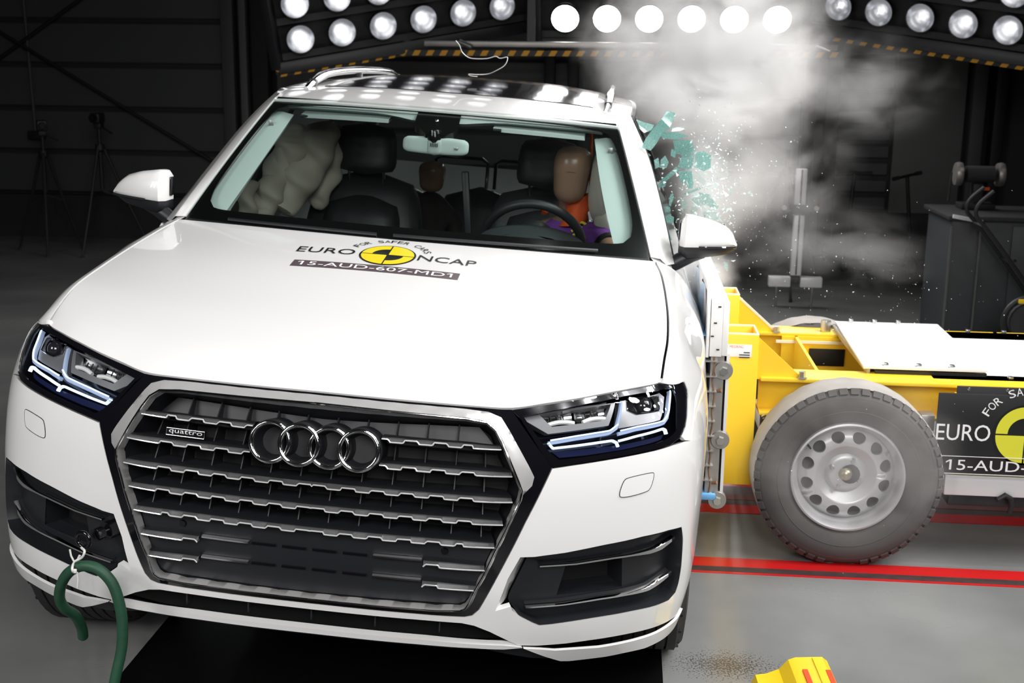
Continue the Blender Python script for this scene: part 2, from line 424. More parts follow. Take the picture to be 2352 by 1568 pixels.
# ------------------------------------------------------------------ setting
def floor_mat():
    m = mat('grey_epoxy_floor', (.30, .31, .31), .2); nt = m.node_tree; b = nt.nodes['Principled BSDF']
    tc = nt.nodes.new('ShaderNodeTexCoord')
    n = nt.nodes.new('ShaderNodeTexNoise'); n.inputs['Scale'].default_value = 1.3; n.inputs['Detail'].default_value = 6
    r = nt.nodes.new('ShaderNodeValToRGB'); r.color_ramp.elements[0].color = (.17, .175, .175, 1); r.color_ramp.elements[1].color = (.25, .255, .25, 1)
    r.color_ramp.elements[0].position = .35; r.color_ramp.elements[1].position = .7
    s = nt.nodes.new('ShaderNodeTexNoise'); s.inputs['Scale'].default_value = 160; s.inputs['Detail'].default_value = 2
    # sandy grit left on the floor beside the front tyre
    mp = nt.nodes.new('ShaderNodeMapping'); mp.inputs['Location'].default_value = (-1.10, -.64, 0)
    mp2 = nt.nodes.new('ShaderNodeVectorMath'); mp2.operation = 'MULTIPLY'; mp2.inputs[1].default_value = (5.2, 8.5, 0)
    ln = nt.nodes.new('ShaderNodeVectorMath'); ln.operation = 'LENGTH'
    ma = nt.nodes.new('ShaderNodeMapRange'); ma.inputs[1].default_value = .2; ma.inputs[2].default_value = 1.1; ma.inputs[3].default_value = .62; ma.inputs[4].default_value = 0
    lt = nt.nodes.new('ShaderNodeMath'); lt.operation = 'LESS_THAN'
    sub = nt.nodes.new('ShaderNodeMapRange'); sub.inputs[1].default_value = .3; sub.inputs[2].default_value = .7
    mx = nt.nodes.new('ShaderNodeMix'); mx.data_type = 'RGBA'; mx.inputs[7].default_value = (.07, .062, .055, 1)
    L = nt.links.new
    L(tc.outputs['Object'], n.inputs['Vector']); L(tc.outputs['Object'], s.inputs['Vector']); L(n.outputs['Fac'], r.inputs[0])
    L(tc.outputs['Object'], mp.inputs[0]); L(mp.outputs[0], mp2.inputs[0]); L(mp2.outputs[0], ln.inputs[0]); L(ln.outputs['Value'], ma.inputs[0])
    L(s.outputs['Fac'], sub.inputs[0]); L(sub.outputs[0], lt.inputs[0]); L(ma.outputs[0], lt.inputs[1])
    L(lt.outputs[0], mx.inputs[0]); L(r.outputs[0], mx.inputs[6]); L(mx.outputs[2], b.inputs['Base Color'])
    bp = nt.nodes.new('ShaderNodeBump'); bp.inputs['Strength'].default_value = .10; bp.inputs['Distance'].default_value = .002
    L(s.outputs['Fac'], bp.inputs['Height']); L(bp.outputs['Normal'], b.inputs['Normal'])
    rr = nt.nodes.new('ShaderNodeMapRange'); rr.inputs[3].default_value = .16; rr.inputs[4].default_value = .34
    L(n.outputs['Fac'], rr.inputs[0]); L(rr.outputs[0], b.inputs['Roughness'])
    return m
fl = kind(MB().box((2, 3, -.05), (16, 14, .1)).obj('floor', floor_mat()), 'structure')
def stripe(x0, x1, y0, y1, m, name='marking', z=.001):
    o = MB().box(((x0 + x1) / 2, (y0 + y1) / 2, z), (x1 - x0, y1 - y0, .002)).obj(name, m, fl); return o
stripe(1.0, 9, 1.378, 1.468, M['floor_red']); stripe(1.0, 9, 1.340, 1.384, M['floor_black'], z=.0016); stripe(1.0, 9, 1.326, 1.342, M['floor_red'])
stripe(1.0, 9, 1.935, 2.03, M['floor_red']); stripe(1.0, 9, 2.03, 2.26, M['floor_black'], 'rail_slot'); stripe(1.0, 9, 2.09, 2.15, mat('rail_slot_red', (.13, .02, .02), .5), 'rail_slot', .0022); stripe(1.0, 9, 2.26, 2.33, M['floor_red'])
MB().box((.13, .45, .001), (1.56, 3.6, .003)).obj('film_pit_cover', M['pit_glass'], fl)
YW = 9.0
wb = kind(MB().box((1, YW + .2, 3), (16, .1, 6)).obj('wall_back', M['wall_dark']), 'structure')
# horizontal cladding sheets, each its own piece, between the posts
pl_me = None
def sheet(x0, x1, z, h, m, parent=wb):
    b = MB(); b.prism([(YW + .15, z + .012), (YW + .115, z + .03), (YW + .115, z + h - .03), (YW + .15, z + h - .008)], x0, x1, 0)
    return b.obj('cladding_sheet', m, parent)
for k in range(11):
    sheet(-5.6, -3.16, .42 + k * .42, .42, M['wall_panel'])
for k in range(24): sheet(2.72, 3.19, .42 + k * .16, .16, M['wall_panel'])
for k in range(13): sheet(-2.62, 2.36, .42 + k * .34, .34, M['wall_haze_tint'])
MB().box((0, YW + .06, .21), (11.6, .12, .42)).obj('plinth', M['wall_dark'], wb)
for x, wd, m in ((-3.05, .12, 'wall_panel'), (-2.90, .07, 'wall_door'), (-2.74, .16, 'wall_dark'), (.02, .10, 'black_paint'), (.24, .10, 'black_paint'), (1.55, .12, 'black_paint'), (2.43, .10, 'black_paint'), (2.63, .13, 'black_paint'), (3.93, .12, 'wall_panel'), (4.12, .10, 'black_paint')):
    MB().box((x, YW + .02, 2.6), (wd, .14, 5.2), .01).obj('column', M[m], wb)
dr = kind(MB().box((3.53, YW + .1, 2.2), (.62, .06, 3.6), .005).obj('door_1', M['wall_door']), 'structure')
# tension rods of the hall bracing
def rod(a, b): MB().cyl(a, b, .016, n=8).obj('bracing_rod', M['black_paint'], wb)
rod((-5.5, YW - .03, 2.10), (-3.0, YW - .03, .64)); rod((-5.5, YW, 1.63), (-4.3, YW, 2.42))
MB().cyl((-5.08, YW + .05, 2.4), (-5.05, YW + .05, 1.02), .016, n=8).obj('conduit', M['wall_panel'], wb)
MB().box((-5.03, YW + .03, 1.0), (.16, .08, .08), .01).obj('junction_box', M['black_paint'], wb)
MB().box((1.66, YW - .03 - .02, 1.20), (.075, .012, .17), .002).obj('wall_sign', M['white_letter'], wb)
wl = kind(MB().box((-6, 3, 3), (.1, 14, 6)).obj('wall_left', M['wall_dark']), 'structure')
wr = kind(MB().box((10, 3, 3), (.1, 14, 6)).obj('wall_right', M['wall_dark']), 'structure')
cl = kind(MB().box((2, 3, 6.05), (16, 14, .1)).obj('ceiling', M['wall_dark']), 'structure')
# ------------------------------------------------------------------ the struck car (built in its own upright frame, leaned by ROLL)
car = tag(empty('car', PIV - RB @ PIV, (0, ROLL, 0)), 'large white crash-test car with open grille and number decal on its bonnet', 'car')
RBi = np.array(RB.transposed())
def w2b(P): return (np.asarray(P, float) - np.array(PIV)) @ RBi.T + np.array(PIV)
def hlx(l): return [(t - .04 * min(max((t - .6) / .55, 0), 1), z) for t, z in l]
HL = hlx([(.489, .936), (.583, .945), (.679, .955), (.780, .966), (.909, .975), (1.049, .979), (1.150, .974), (1.178, .966), (1.160, .949), (1.122, .925), (1.090, .894), (1.062, .870), (1.025, .850), (.980, .840), (.911, .834), (.820, .827), (.723, .818), (.647, .811), (.591, .805), (.571, .828), (.541, .875), (.513, .915)])
HLH = hlx([(.520, .922), (.62, .936), (.74, .951), (.86, .963), (1.03, .967), (1.085, .964), (1.075, .94), (1.035, .90), (1.015, .868), (.96, .851), (.80, .838), (.70, .828), (.612, .822), (.582, .842)])
FOG = [(.557, .580), (.637, .587), (.741, .601), (.853, .613), (.939, .617), (.993, .614), (1.008, .574), (1.015, .498), (1.012, .448), (1.003, .424), (.976, .409), (.925, .406), (.840, .405), (.727, .399), (.622, .391), (.587, .390), (.567, .400), (.533, .420), (.511, .438), (.507, .449), (.511, .469), (.528, .510)]
FAC_L = [(.520, .581), (.493, .526), (.468, .437)]
OPEN = [(0, .912), (.361, .910), (.417, .905), (.442, .889), (.458, .863), (.482, .813), (.502, .771), (.511, .752), (.507, .730), (.490, .692), (.475, .653), (.453, .600), (.433, .544), (.412, .498), (.401, .464), (.393, .449), (.380, .441), (.319, .436), (0, .434)]
SILO = [(0, .933), (.36, .933), (.420, .930), (.457, .919), (.482, .887), (.527, .814), (.544, .783), (.539, .762), (.516, .740), (.486, .66), (.462, .60), (.442, .544), (.421, .498), (.410, .462), (.400, .443), (.384, .433), (.319, .428), (0, .426)]
GRO = [(0, .9375), (.40, .9375), (.458, .936), (.487, .936), (.589, .805), (.525, .671), (.489, .588), (.444, .485), (.425, .441), (.410, .425), (.392, .420), (.32, .418), (0, .417)]
def shrink(poly, d):
    "moves an outline inwards by d"
    P = np.array(poly); n = len(P); A = 0.5 * sum(P[i][0] * P[(i + 1) % n][1] - P[(i + 1) % n][0] * P[i][1] for i in range(n)); o = []
    for i in range(n):
        t = P[(i + 1) % n] - P[i - 1]; t /= np.linalg.norm(t); q = np.array([-t[1], t[0]]) * (1 if A > 0 else -1); o.append(tuple(P[i] + q * d))
    return o
def sym(h): return h + [(-t, z) for t, z in h[::-1] if abs(t) > 1e-6]
WC_Y, WC_R = .90, .385
_tp = np.linspace(0, 5.3, 1200); _yp = _plan(_tp)[0][:, 1]
def t_of_y(y): return float(np.interp(y, _yp[300:], _tp[300:]))
def arch(yc, r, a0, a1, n=22):
    return [(t_of_y(yc + r * math.cos(a)), WC_R + r * math.sin(a)) for a in np.linspace(a0, a1, n)]
# bonnet
hood = panel(HOOD, [(-.996, .004), (.996, .004), (.996, .998), (-.996, .998)], th=.014, sp=.03).obj('hood', M['paint'], car, 50)
# front wing: side skin up to zB, then a rounded shoulder to the shut line
_zB = _pchip([.965, 1.13, 1.4, 1.8, 2.1, 2.3], [.981, .966, .966, 1.015, 1.05, 1.06])
def WING(t, v):
    t = np.asarray(t, float); v = np.asarray(v, float); sg = np.where(t < 0, -1., 1.); a = np.abs(t); zb = _zB(a)
    P = S(a, zb + np.minimum(v, 0)); e = 1e-3
    Bp = S(a, zb); Tb = (Bp - S(a, zb - .012)); Tb /= np.linalg.norm(Tb, axis=-1, keepdims=True)
    wq = np.interp(S(a, zb)[..., 1] + .002, SHUT[:, 1], _wq); A = _shut(wq).copy(); A[..., 0] += .005
    L = np.linalg.norm(A - Bp, axis=-1, keepdims=True); Ta = np.array([-.98, -.05, .16]) * L; Tb = Tb * L
    s = np.clip(v / .12, 0, 1)[..., None]
    H = (1 + 2 * s) * (1 - s) ** 2 * Bp + s * (1 - s) ** 2 * Tb + s * s * (3 - 2 * s) * A + s * s * (s - 1) * Ta
    Q = np.where((v > 0)[..., None], H, P); Q = Q * np.stack([sg, np.ones_like(sg), np.ones_like(sg)], -1)
    return Q
SEAM = .842
hl_out = HL[5:13]
arc_f = arch(WC_Y, .44, PI * .965, 0.06, 26)
i_s = next(i for i, p in enumerate(arc_f) if p[1] > .79)
wing = [(.972, .12), (.972, .003)] + [(t + .004, z + .003 - float(_zB(t))) for t, z in HL[5:13]] + [(1.012, .841 - float(_zB(1.012)))]
wing += [(t, z - float(_zB(t))) for t, z in arc_f[i_s:]] + [(t_of_y(1.36), .30 - float(_zB(2.05))), (2.10, .30 - float(_zB(2.1))), (2.10, .12)]
for sgn in (1, -1):
    o = wing if sgn > 0 else mirror_uv(wing)
    panel(WING, o, th=.012, sp=.03).obj('fender', M['paint'], car, 50)
# bumper cover
low = [(0, .399), (.32, .400), (.386, .400), (.419, .394), (.46, .377), (.511, .349), (.54, .333), (.589, .329), (.667, .329), (.815, .335), (.945, .338), (1.022, .340), (1.108, .338)]
half = low + [p for p in arc_f[:i_s] if p[1] > .36] + [arc_f[i_s], (1.010, .838)] + [(t, z - .0035) for t, z in HL[13:19]] + [(.589 + .003, .803)] + [(t + .003, z) for t, z in GRO[5:9]] + [(.412, .4225), (.392, .417), (.32, .4155), (0, .415)]
half = [p for p in half]
bout = half + [(-t, z) for t, z in half[::-1] if t > 1e-6]
fogh = FAC_L + [p for p in FOG[16:20][::-1]][::-1][:0]
FOGH = [FAC_L[0]] + FOG[:20] + [FAC_L[2], FAC_L[1]]
bump = panel(S, bout, [FOGH, [(-t, z) for t, z in FOGH]], th=.02, sp=.028).obj('bumper', M['paint'], car, 50)
for sg in (1, -1):
    fx = lambda l: l if sg > 0 else [(-t, z) for t, z in l][::-1]
    # sloping white return beside the intake
    def off_fac(U, V):
        a = np.abs(U); zl = [.434, .526, .581]; tl = np.interp(V, zl, [.462, .493, .520]); tr = np.interp(V, [.434, .449, .469, .510, .580], [.515, .507, .511, .528, .557])
        return -.045 * np.clip((a - tl) / np.maximum(tr - tl, 1e-3), 0, 1)
    fac = FAC_L[::-1] + [FOG[0], FOG[21], FOG[20], FOG[19]]
    panel(S, fx(fac[::-1] if sg > 0 else fac[::-1]), th=.006, sp=.02, offf=off_fac).obj('bumper_return', M['paint'], car, 60)
    # intake insert with its cavity, blades and wall
    FI = shrink(smooth_poly(FOG, 1), .0025)
    CAV = [(.640, .452), (.660, .545), (.820, .560), (.832, .458)]
    fi = panel(S, fx(FI), [fx(CAV)], th=.006, off=-.040, sp=.035)
    ring = resample(FI, .02)
    for a, b, poly in ((.0005, -.046, ring), (-.040, -.115, resample(CAV, .02))):
        U = np.array([p[0] * sg for p in poly]); V = np.array([p[1] for p in poly]); P = S(U, V); N = nrm(S, U, V)
        top = np.full(len(U), a)
        if a > 0: top[(np.abs(U) < np.interp(V, [.434, .449, .469, .510, .575, .58], [.524, .520, .524, .542, .568, .50]))] = -.041      # open towards the white return
        fi.grid(np.stack([P + N * top[:, None], P + N * b], 0), wrap=True)
    fo = fi.obj('side_intake', M['black_trim'], car, 40)
    panel(S, fx([(.60, .43), (.86, .43), (.86, .585), (.60, .57)]), th=.004, off=-.112, sp=.05).obj('intake_void', M['dark_void'], fo)
    for ln in ([(.580, .545), (.675, .546), (.782, .554), (.900, .557), (.938, .562), (.992, .577)], [(.552, .432), (.651, .434), (.758, .442), (.857, .446), (.905, .450), (.945, .462), (.997, .477)]):
        l = [(t * sg, z) for t, z in ln]
        ribbon(S, l, .009, .012, off=-.030, n=40, taper=[.55, .6, .6, .7, .7, .75, 1.5, 2.0, 1.2]).obj('intake_blade', M['chrome'], fo, 40)
        sh = MB(); L = np.array([(t, z + .004) for t, z in l]); P0 = S(L[:, 0], L[:, 1]); N = nrm(S, L[:, 0], L[:, 1])
        P1 = P0 + N * -.10 + np.array([0, 0, .012]); k = np.linspace(0, 1, len(L))[:, None]
        sh.grid(np.stack([P0 + N * -.03, P0 + N * -.045 + [0, 0, .006], P0 + N * -.085 + [0, 0, .010]], 0)); sh.obj('intake_shelf', M['black_trim'], fo)
    # jet cover outline
    W = smooth_poly([(.772, .728), (.785, .765), (.800, .772), (.873, .779), (.880, .774), (.868, .738), (.853, .730), (.784, .721)], 2, 200)
    panel(S, fx(W), th=.004, off=.0012, sp=.02, bsp=.006).obj('washer_cover', M['paint'], car, 30)
    g = MB(); rr = resample(W, .006); U = np.array([p[0] * sg for p in rr]); V = np.array([p[1] for p in rr])
    g.tube(S(U, V) + nrm(S, U, V) * .0006, .0011, 6, closed=True).obj('washer_cover_gap', M['black_trim'], car)
    # lower corner: dark slot and white lip
    panel(S, fx([(.50, .352), (.60, .33), (.80, .34), (1.0, .345), (1.13, .345), (1.13, .305), (.95, .28), (.70, .29), (.56, .315)]), th=.004, off=-.045, sp=.05).obj('lower_slot', M['dark_void'], car)
    LIP = [(.553, .327), (.600, .321), (.640, .314), (.688, .3125), (.764, .309), (.864, .313), (.948, .320), (1.02, .331), (1.108, .338), (1.139, .324), (1.084, .306), (.998, .288), (.925, .276), (.795, .2715), (.690, .271), (.665, .274), (.62, .294)]
    panel(S, fx(LIP[::-1]), th=.008, off=.006, sp=.022).obj('bumper_lip', M['paint'], car, 45)
    # side repeater of the seam to the arch: wheel-arch liner
    ln = MB(); A = arch(WC_Y, .435, PI * 1.0, 0.0, 20); P = np.array([S(t * sg, max(z, .30)) for t, z in A])
    Q = P.copy(); Q[:, 0] -= sg * .32; R0 = P.copy(); R0[:, 0] -= sg * .012
    ln.grid(np.stack([R0, Q], 0)); ln.obj('wheel_arch_liner', M['dark_void'], car)
# lower centre intake with its blade
li = panel(S, [(-.62, .28), (.62, .28), (.56, .33), (.46, .385), (.38, .412), (-.38, .412), (-.46, .385), (-.56, .33)], th=.004, off=-.075, sp=.06).obj('lower_intake', M['dark_void'], car)
for t in (-.33, -.165, 0, .165, .33):
    MB().add(np.concatenate([S(np.array([t - .002, t + .002]), np.array([z, z])) + nrm(S, np.array([t, t]), np.array([z, z])) * o for z, o in ((.345, -.07), (.345, -.03), (.40, -.035), (.40, -.07))]), [(0, 1, 3, 2), (2, 3, 5, 4), (4, 5, 7, 6)]).obj('intake_rib', M['black_trim'], li)
BL = [(-.55, .3275), (-.50, .3255), (-.42, .330), (.42, .330), (.50, .3255), (.55, .3275), (.545, .331), (.498, .338), (.423, .342), (.30, .345), (-.30, .345), (-.423, .342), (-.498, .338), (-.545, .331)]
panel(S, BL, th=.02, off=.004, sp=.03, bsp=.02).obj('lower_blade', M['paint'], car, 45)
SK = [(-.54, .329), (.54, .329), (.60, .312), (.64, .288), (.655, .272), (.635, .267), (.585, .274), (.53, .290), (.46, .312), (-.46, .312), (-.53, .290), (-.585, .274), (-.635, .267), (-.655, .272), (-.64, .288), (-.60, .312)]
panel(S, SK, th=.02, off=-.012, sp=.04, bsp=.015).obj('skid_edge', M['black_trim'], car)
MB().box((0, .70, .30), (1.1, .9, .03)).obj('undertray', M['dark_void'], car)
# ---------------- grille
gr = panel(S, sym([(0, .915), (.43, .915), (.53, .75), (.40, .43), (0, .43)]), th=.005, off=-.105, sp=.06).obj('grille', M['dark_void'], car)
panel(S, sym(GRO), [sym(SILO)], th=.03, off=.001, sp=.022).obj('grille_surround', M['black_gloss'], gr, 45)
_so = np.array(resample(sym(SILO), .008)); _oo = np.array(resample(sym(OPEN), .008))
def off_sil(U, V):      # the satin frame slopes forward to a crisp inner edge
    P = np.stack([U, V], 1); d0 = np.sqrt(((P[:, None] - _so[None]) ** 2).sum(-1)).min(1); d1 = np.sqrt(((P[:, None] - _oo[None]) ** 2).sum(-1)).min(1)
    return .001 + .012 * d0 / np.maximum(d0 + d1, 1e-6)
panel(S, sym(SILO), [sym(OPEN)], th=.03, offf=off_sil, sp=.012).obj('grille_frame', M['satin_silver'], gr, 45)
il = resample(sym(OPEN), .02); U = np.array([p[0] for p in il]); V = np.array([p[1] for p in il]); P = S(U, V); N = nrm(S, U, V)
MB().grid(np.stack([P - N * .02, P - N * .11], 0), wrap=True).obj('grille_throat', M['grille_black'], gr)
MB().tube(P + N * .0125, .0030, 8, closed=True).obj('grille_inner_edge', M['chrome'], gr)
def tab(t):             # the stepped bright edge of the slats
    p = (np.abs(t) / .0715 + .25) % 1.0
    return np.clip((.27 - np.abs(p - .5)) / .05, 0, 1)
def chrome_bar(t0, t1, z, endL, endR, tabs=True, name='slat', parent=gr, hgt=.0075):
    n = max(8, int((t1 - t0) / .0035)); t = np.linspace(t0, t1, n); st = tab(t) * .0065 if tabs else np.zeros(n)
    near = np.ones(n)
    if endR: near = np.minimum(near, np.clip((t1 - t) / .12, 0, 1))
    if endL: near = np.minimum(near, np.clip((t - t0) / .12, 0, 1))
    st = st * (near > .62); hh = hgt * (.55 + .45 * np.clip(near * 1.4, 0, 1)); one = np.full(n, z); N = nrm(S, t, one)
    b = MB(); rows = []
    for dz, o in ((st, -.012 + 0 * hh), (st, .0055 + 0 * hh), (st + hh * .42, .0065 + 0 * hh), (st * .6 + hh * .55, .0045 + 0 * hh), (hh + .0062, -.008 + 0 * hh), (hh + .0066, -.015 + 0 * hh)):
        rows.append(S(t, one + dz) + N * np.asarray(o)[:, None])
    b.grid(np.stack(rows, 0)); me = b.obj(name, M['slat_chrome'], parent, 30)
    MB().tube(S(t, one + st + .001) + N * .0062, .0019, 5).obj('slat_edge', M['slat_bright'], parent, 60)  # pale lip line: the overhead lamps' reflection is put into its colour
    sh = MB(); lift = .010 * np.clip(near * 1.8, 0, 1)
    sh.grid(np.stack([S(t, one + hh + .0066) + N * -.003, S(t, one + hh + .009) + N * -.012, S(t, one + hh + .009 + lift * .2) + N * -.03, S(t, one + hh + .009 + lift * .4) + N * -.075, S(t, one - .004) + N * -.075, S(t, one - .002) + N * -.01], 0))
    sh.obj(name + '_shelf', M['grille_black'], parent, 35)
for z, T, split in ((.846, .457, 1), (.785, .486, 1), (.723, .489, 0), (.6665, .469, 0), (.6085, .452, 0)):
    if split:
        chrome_bar(-T, -.160, z, True, False); chrome_bar(.160, T, z, False, True)
    else: chrome_bar(-T, T, z, True, True)
zs = [.909, .846, .785, .723, .6665, .6085]
for k in range(5):
    zt, zb = zs[k] - .002, zs[k + 1] + .016
    for i in range(-6, 6):
        t = (i + .5) * .0765; lim = np.interp((zt + zb) / 2, [.43, .73, .752, .863, .912], [.385, .49, .50, .45, .40])
        if abs(t) > lim - .012: continue
        if k < 2 and abs(t) < .17 and k == 1: continue
        tt = np.array([t, t]); b = MB(); a = .0014
        vs = []
        for z, o in ((zb, -.028), (zb, -.10), (zt, -.10), (zt, -.045)):
            p = S(t, z) + nrm(S, np.array([t]), np.array([z]))[0] * o
            vs += [p - [a, 0, 0], p + [a, 0, 0]]
        b.add(vs, [(0, 2, 4, 6), (7, 5, 3, 1), (0, 1, 3, 2), (2, 3, 5, 4), (4, 5, 7, 6), (6, 7, 1, 0)]).obj('fin', M['grille_black'], gr, 0)
panel(S, sym([(0, .908), (.40, .906), (.45, .86), (0, .862)]), th=.004, off=-.062, sp=.05).obj('grille_baffle', M['grille_black'], gr)
pl = panel(S, sym([(0, .603), (.452, .603), (.43, .544), (.405, .47), (.39, .449), (.372, .441), (0, .436)]), th=.01, off=-.022, sp=.045).obj('grille_lower_plate', M['black_trim'], gr)
for z, T in ((.5525, .432), (.4985, .414)):
    for sg in (1, -1):
        a, b_ = sorted((sg * .283, sg * T)); chrome_bar(a, b_, z - .004, sg < 0, sg > 0, True, 'trim_blade', pl)
        a, b_ = sorted((sg * .157, sg * .278)); ribbon(S, [(a, z + .006), (b_, z + .006)], .006, .012, off=-.020, n=12).obj('trim_strip', M['chrome'], pl)
    for k in range(4):
        t0 = -.15 + k * .077; ribbon(S, [(t0, z + .003), (t0 + .06, z + .003)], .006, .006, off=-.022, n=6).obj('clip', M['black_gloss'], pl)
for sg in (1, -1):
    P = S(sg * .332, .583); N = nrm(S, np.array([sg * .332]), np.array([.583]))[0]
    MB().lathe([(0, .003), (.0075, .003), (.0085, .001), (.0095, -.002), (.0095, -.01)], P + N * -.02, N, 20).obj('parking_sensor', M['black_gloss'], pl)
# four-ring emblem with its dark cups
for i in range(4):
    t = -.1095 + .073 * i; P = S(t, .823); N = nrm(S, np.array([t]), np.array([.823]))[0]; N = Vector(N); c = Vector(P) + N * (.016 + .004 * (i % 2))
    u = Vector((1, 0, 0)); u = (u - N * u.dot(N)).normalized(); v = N.cross(u); v = v if v.z > 0 else -v
    b = MB(); n = 48; rows = []
    for k in range(n):
        a = 2 * PI * k / n; d = u * math.cos(a) + v * math.sin(a)
        rows.append([c + d * (.0475 + .0062 * math.cos(q)) + N * (.0075 * math.sin(q)) for q in np.linspace(0, 2 * PI, 10, endpoint=False)])
    rows.append(rows[0]); b.grid(np.array([[tuple(p) for p in r] for r in rows]), wrap=True)
    cup = MB(); cup.lathe([(.0, -.05), (.034, -.05), (.040, -.02), (.0425, .0), (.052, .001), (.0545, -.004), (.0555, -.03), (.0565, -.09)], Vector(P) + N * .012, N, 40)
    co = cup.obj('emblem_cup', M['grille_black'], gr, 30); b.obj('emblem_ring', M['chrome'], gr, 60)
# ---------------- text helper
def _glyphs(body):
    c = bpy.data.curves.new('txt', 'FONT'); c.body = body; c.resolution_u = 3
    o = bpy.data.objects.new('txt', c); COL.objects.link(o); dg = bpy.context.evaluated_depsgraph_get(); dg.update()
    me = bpy.data.meshes.new_from_object(o.evaluated_get(dg)); bpy.data.objects.remove(o); bpy.data.curves.remove(c)
    V = np.array([v.co[:2] for v in me.vertices]); F = [tuple(p.vertices) for p in me.polygons]; bpy.data.meshes.remove(me); return V, F
def text_mesh(body, x0, x1, y0, y1, fn=None):
    "letters laid into the box x0..x1, y0..y1, then carried onto fn(x, y)"
    V, F = _glyphs(body); lo = V.min(0); hi = V.max(0)
    if '1' in body:                     # the figure one gets its flag
        g, _ = _glyphs('1'); bw = np.ptp(g[:, 0]); H = hi[1]
        for i, ch in enumerate(body):
            if ch != '1': continue
            r = _glyphs(body[:i + 1])[0][:, 0].max(); l = r - bw; n = len(V)
            V = np.concatenate([V, [(l + .001, H), (l - H * .24, H * .80), (l - H * .24, H * .66), (l + .001, H * .84)]]); F.append((n, n + 1, n + 2, n + 3))
    V = (V - lo) / (hi - lo) * [x1 - x0, y1 - y0] + [x0, y0]
    P = fn(V[:, 0], V[:, 1]) if fn else np.c_[V, np.zeros(len(V))]
    return P, F
def arc_text(body, R, a0, a1, h, fn, wd):
    "letters along an arc of radius R from angle a0 to a1"
    mb = MB(); n = len(body)
    for i, ch in enumerate(body):
        if ch == ' ': continue
        a = a0 + (a1 - a0) * i / (n - 1)
        def f2(x, y, a=a):
            r = R + y; X = r * math.cos(a) + x * math.sin(a); Y = r * math.sin(a) - x * math.cos(a)
            return fn(X, Y)
        P, F = text_mesh(ch, -wd / 2, wd / 2, 0, h, f2); mb.add(P, F)
    return mb
def sector(fn, r0, r1, a0, a1, n=16, m=4):
    A = np.linspace(a0, a1, n); Rr = np.linspace(r0, r1, m); X = Rr[:, None] * np.cos(A); Y = Rr[:, None] * np.sin(A)
    return MB().grid(fn(X.ravel(), Y.ravel()).reshape(m, n, 3))
def emblem(parent, fn, D, words, yellow, white, strip_m, stripword, num, layer):
    "round crash-test emblem with words either side and a number strip below"
    R = D / 2; L = lambda k: (lambda x, y: fn(x, y, k))
    sector(L(0), 0.001, R * 1.03, 0, 2 * PI, 48, 6).obj('emblem_disc', M['black_letter'], parent, 0, False)
    for q in range(4):
        g = .05; a0 = q * PI / 2; a1 = a0 + PI / 2
        r0 = .55 * R if q in (1, 3) else .02 * R
        A = np.linspace(a0, a1, 14); cx, cy = g * R * .5 * math.cos((a0 + a1) / 2) * 1.4, g * R * .5 * math.sin((a0 + a1) / 2) * 1.4
        Rr = np.linspace(r0, R * .93, 5); X = Rr[:, None] * np.cos(A) + cx; Y = Rr[:, None] * np.sin(A) + cy
        MB().grid(L(1)(X.ravel(), Y.ravel()).reshape(5, 14, 3)).obj('emblem_quadrant', yellow, parent, 0, False)
    for wd_, x0, x1 in words:
        P, F = text_mesh(wd_, x0 * D, x1 * D, -.13 * D, .15 * D, L(1)); MB().add(P, F).obj('lettering', white, parent, 0, False)
    arc_text('FOR SAFER CARS', .68 * D, math.radians(150), math.radians(26), .135 * D, L(1), .105 * D).obj('lettering', white, parent, 0, False)
    x0, x1, y0, y1 = strip_m; X, Y = np.meshgrid(np.linspace(x0 * D, x1 * D, 24), np.linspace(y0 * D, y1 * D, 5), indexing='ij')
    MB().grid(L(0)(X.ravel(), Y.ravel()).reshape(24, 5, 3)).obj('number_strip', stripword, parent, 0, False)
    P, F = text_mesh(num, (x0 + .16) * D, (x1 - .12) * D, (y0 + .06) * D, (y1 - .06) * D, L(1)); MB().add(P, F).obj('lettering', M['white_letter'], parent, 0, False)
# decal on the bonnet
_ws = np.linspace(.3, 1, 80); _yc = HOOD(np.zeros(80), _ws)[:, 1]
def hood_at(x, y, k=0):
    x = np.asarray(x, float); y = np.asarray(y, float); X = x * 1.0 - .022; Yt = y * 1.12 + .990
    w_ = np.interp(Yt, _yc, _ws); s_ = X / .84
    for _ in range(4):
        P = HOOD(s_, w_); s_ = s_ + (X - P[..., 0]) / .84; w_ = w_ + (Yt - P[..., 1]) / 1.1
    P = HOOD(s_, w_); P[..., 2] += .0012 + .0009 * k
    return P
D_ = .172
dec = empty('hood_decal', (0, 0, 0), (0, 0, 0), car)
emblem(dec, hood_at, D_, (('EURO', -1.66, -.60), ('NCAP', .56, 1.62)), M['decal_yellow'], M['black_letter'], (-1.55, 1.42, -.85, -.555), M['banner'], '15-AUD-607-MD1', 0)
# quattro badge in the grille
bz = .8175; bt = -.335; P = S(bt, bz); N = nrm(S, np.array([bt]), np.array([bz]))[0]
def bfn(x, y): return S(bt + x, bz + y) + nrm(S, bt + x, bz + y) * -.0085
bg = panel(lambda u, v: S(bt + u, bz + v), [(-.05, -.0085), (.05, -.0085), (.05, .0085), (-.05, .0085)], th=.008, off=-.010, sp=.02).obj('grille_badge', M['black_gloss'], gr); MB().tube(bfn(np.array([-.05, .05, .05, -.05]), np.array([-.0085, -.0085, .0085, .0085])) + np.array([0, -.002, 0]), .0011, 5, closed=True).obj('badge_rim', M['slat_bright'], gr)
P_, F_ = text_mesh('quattro', -.044, .044, -.006, .006, bfn); MB().add(P_, F_).obj('badge_lettering', M['slat_bright'], gr, 0, False)
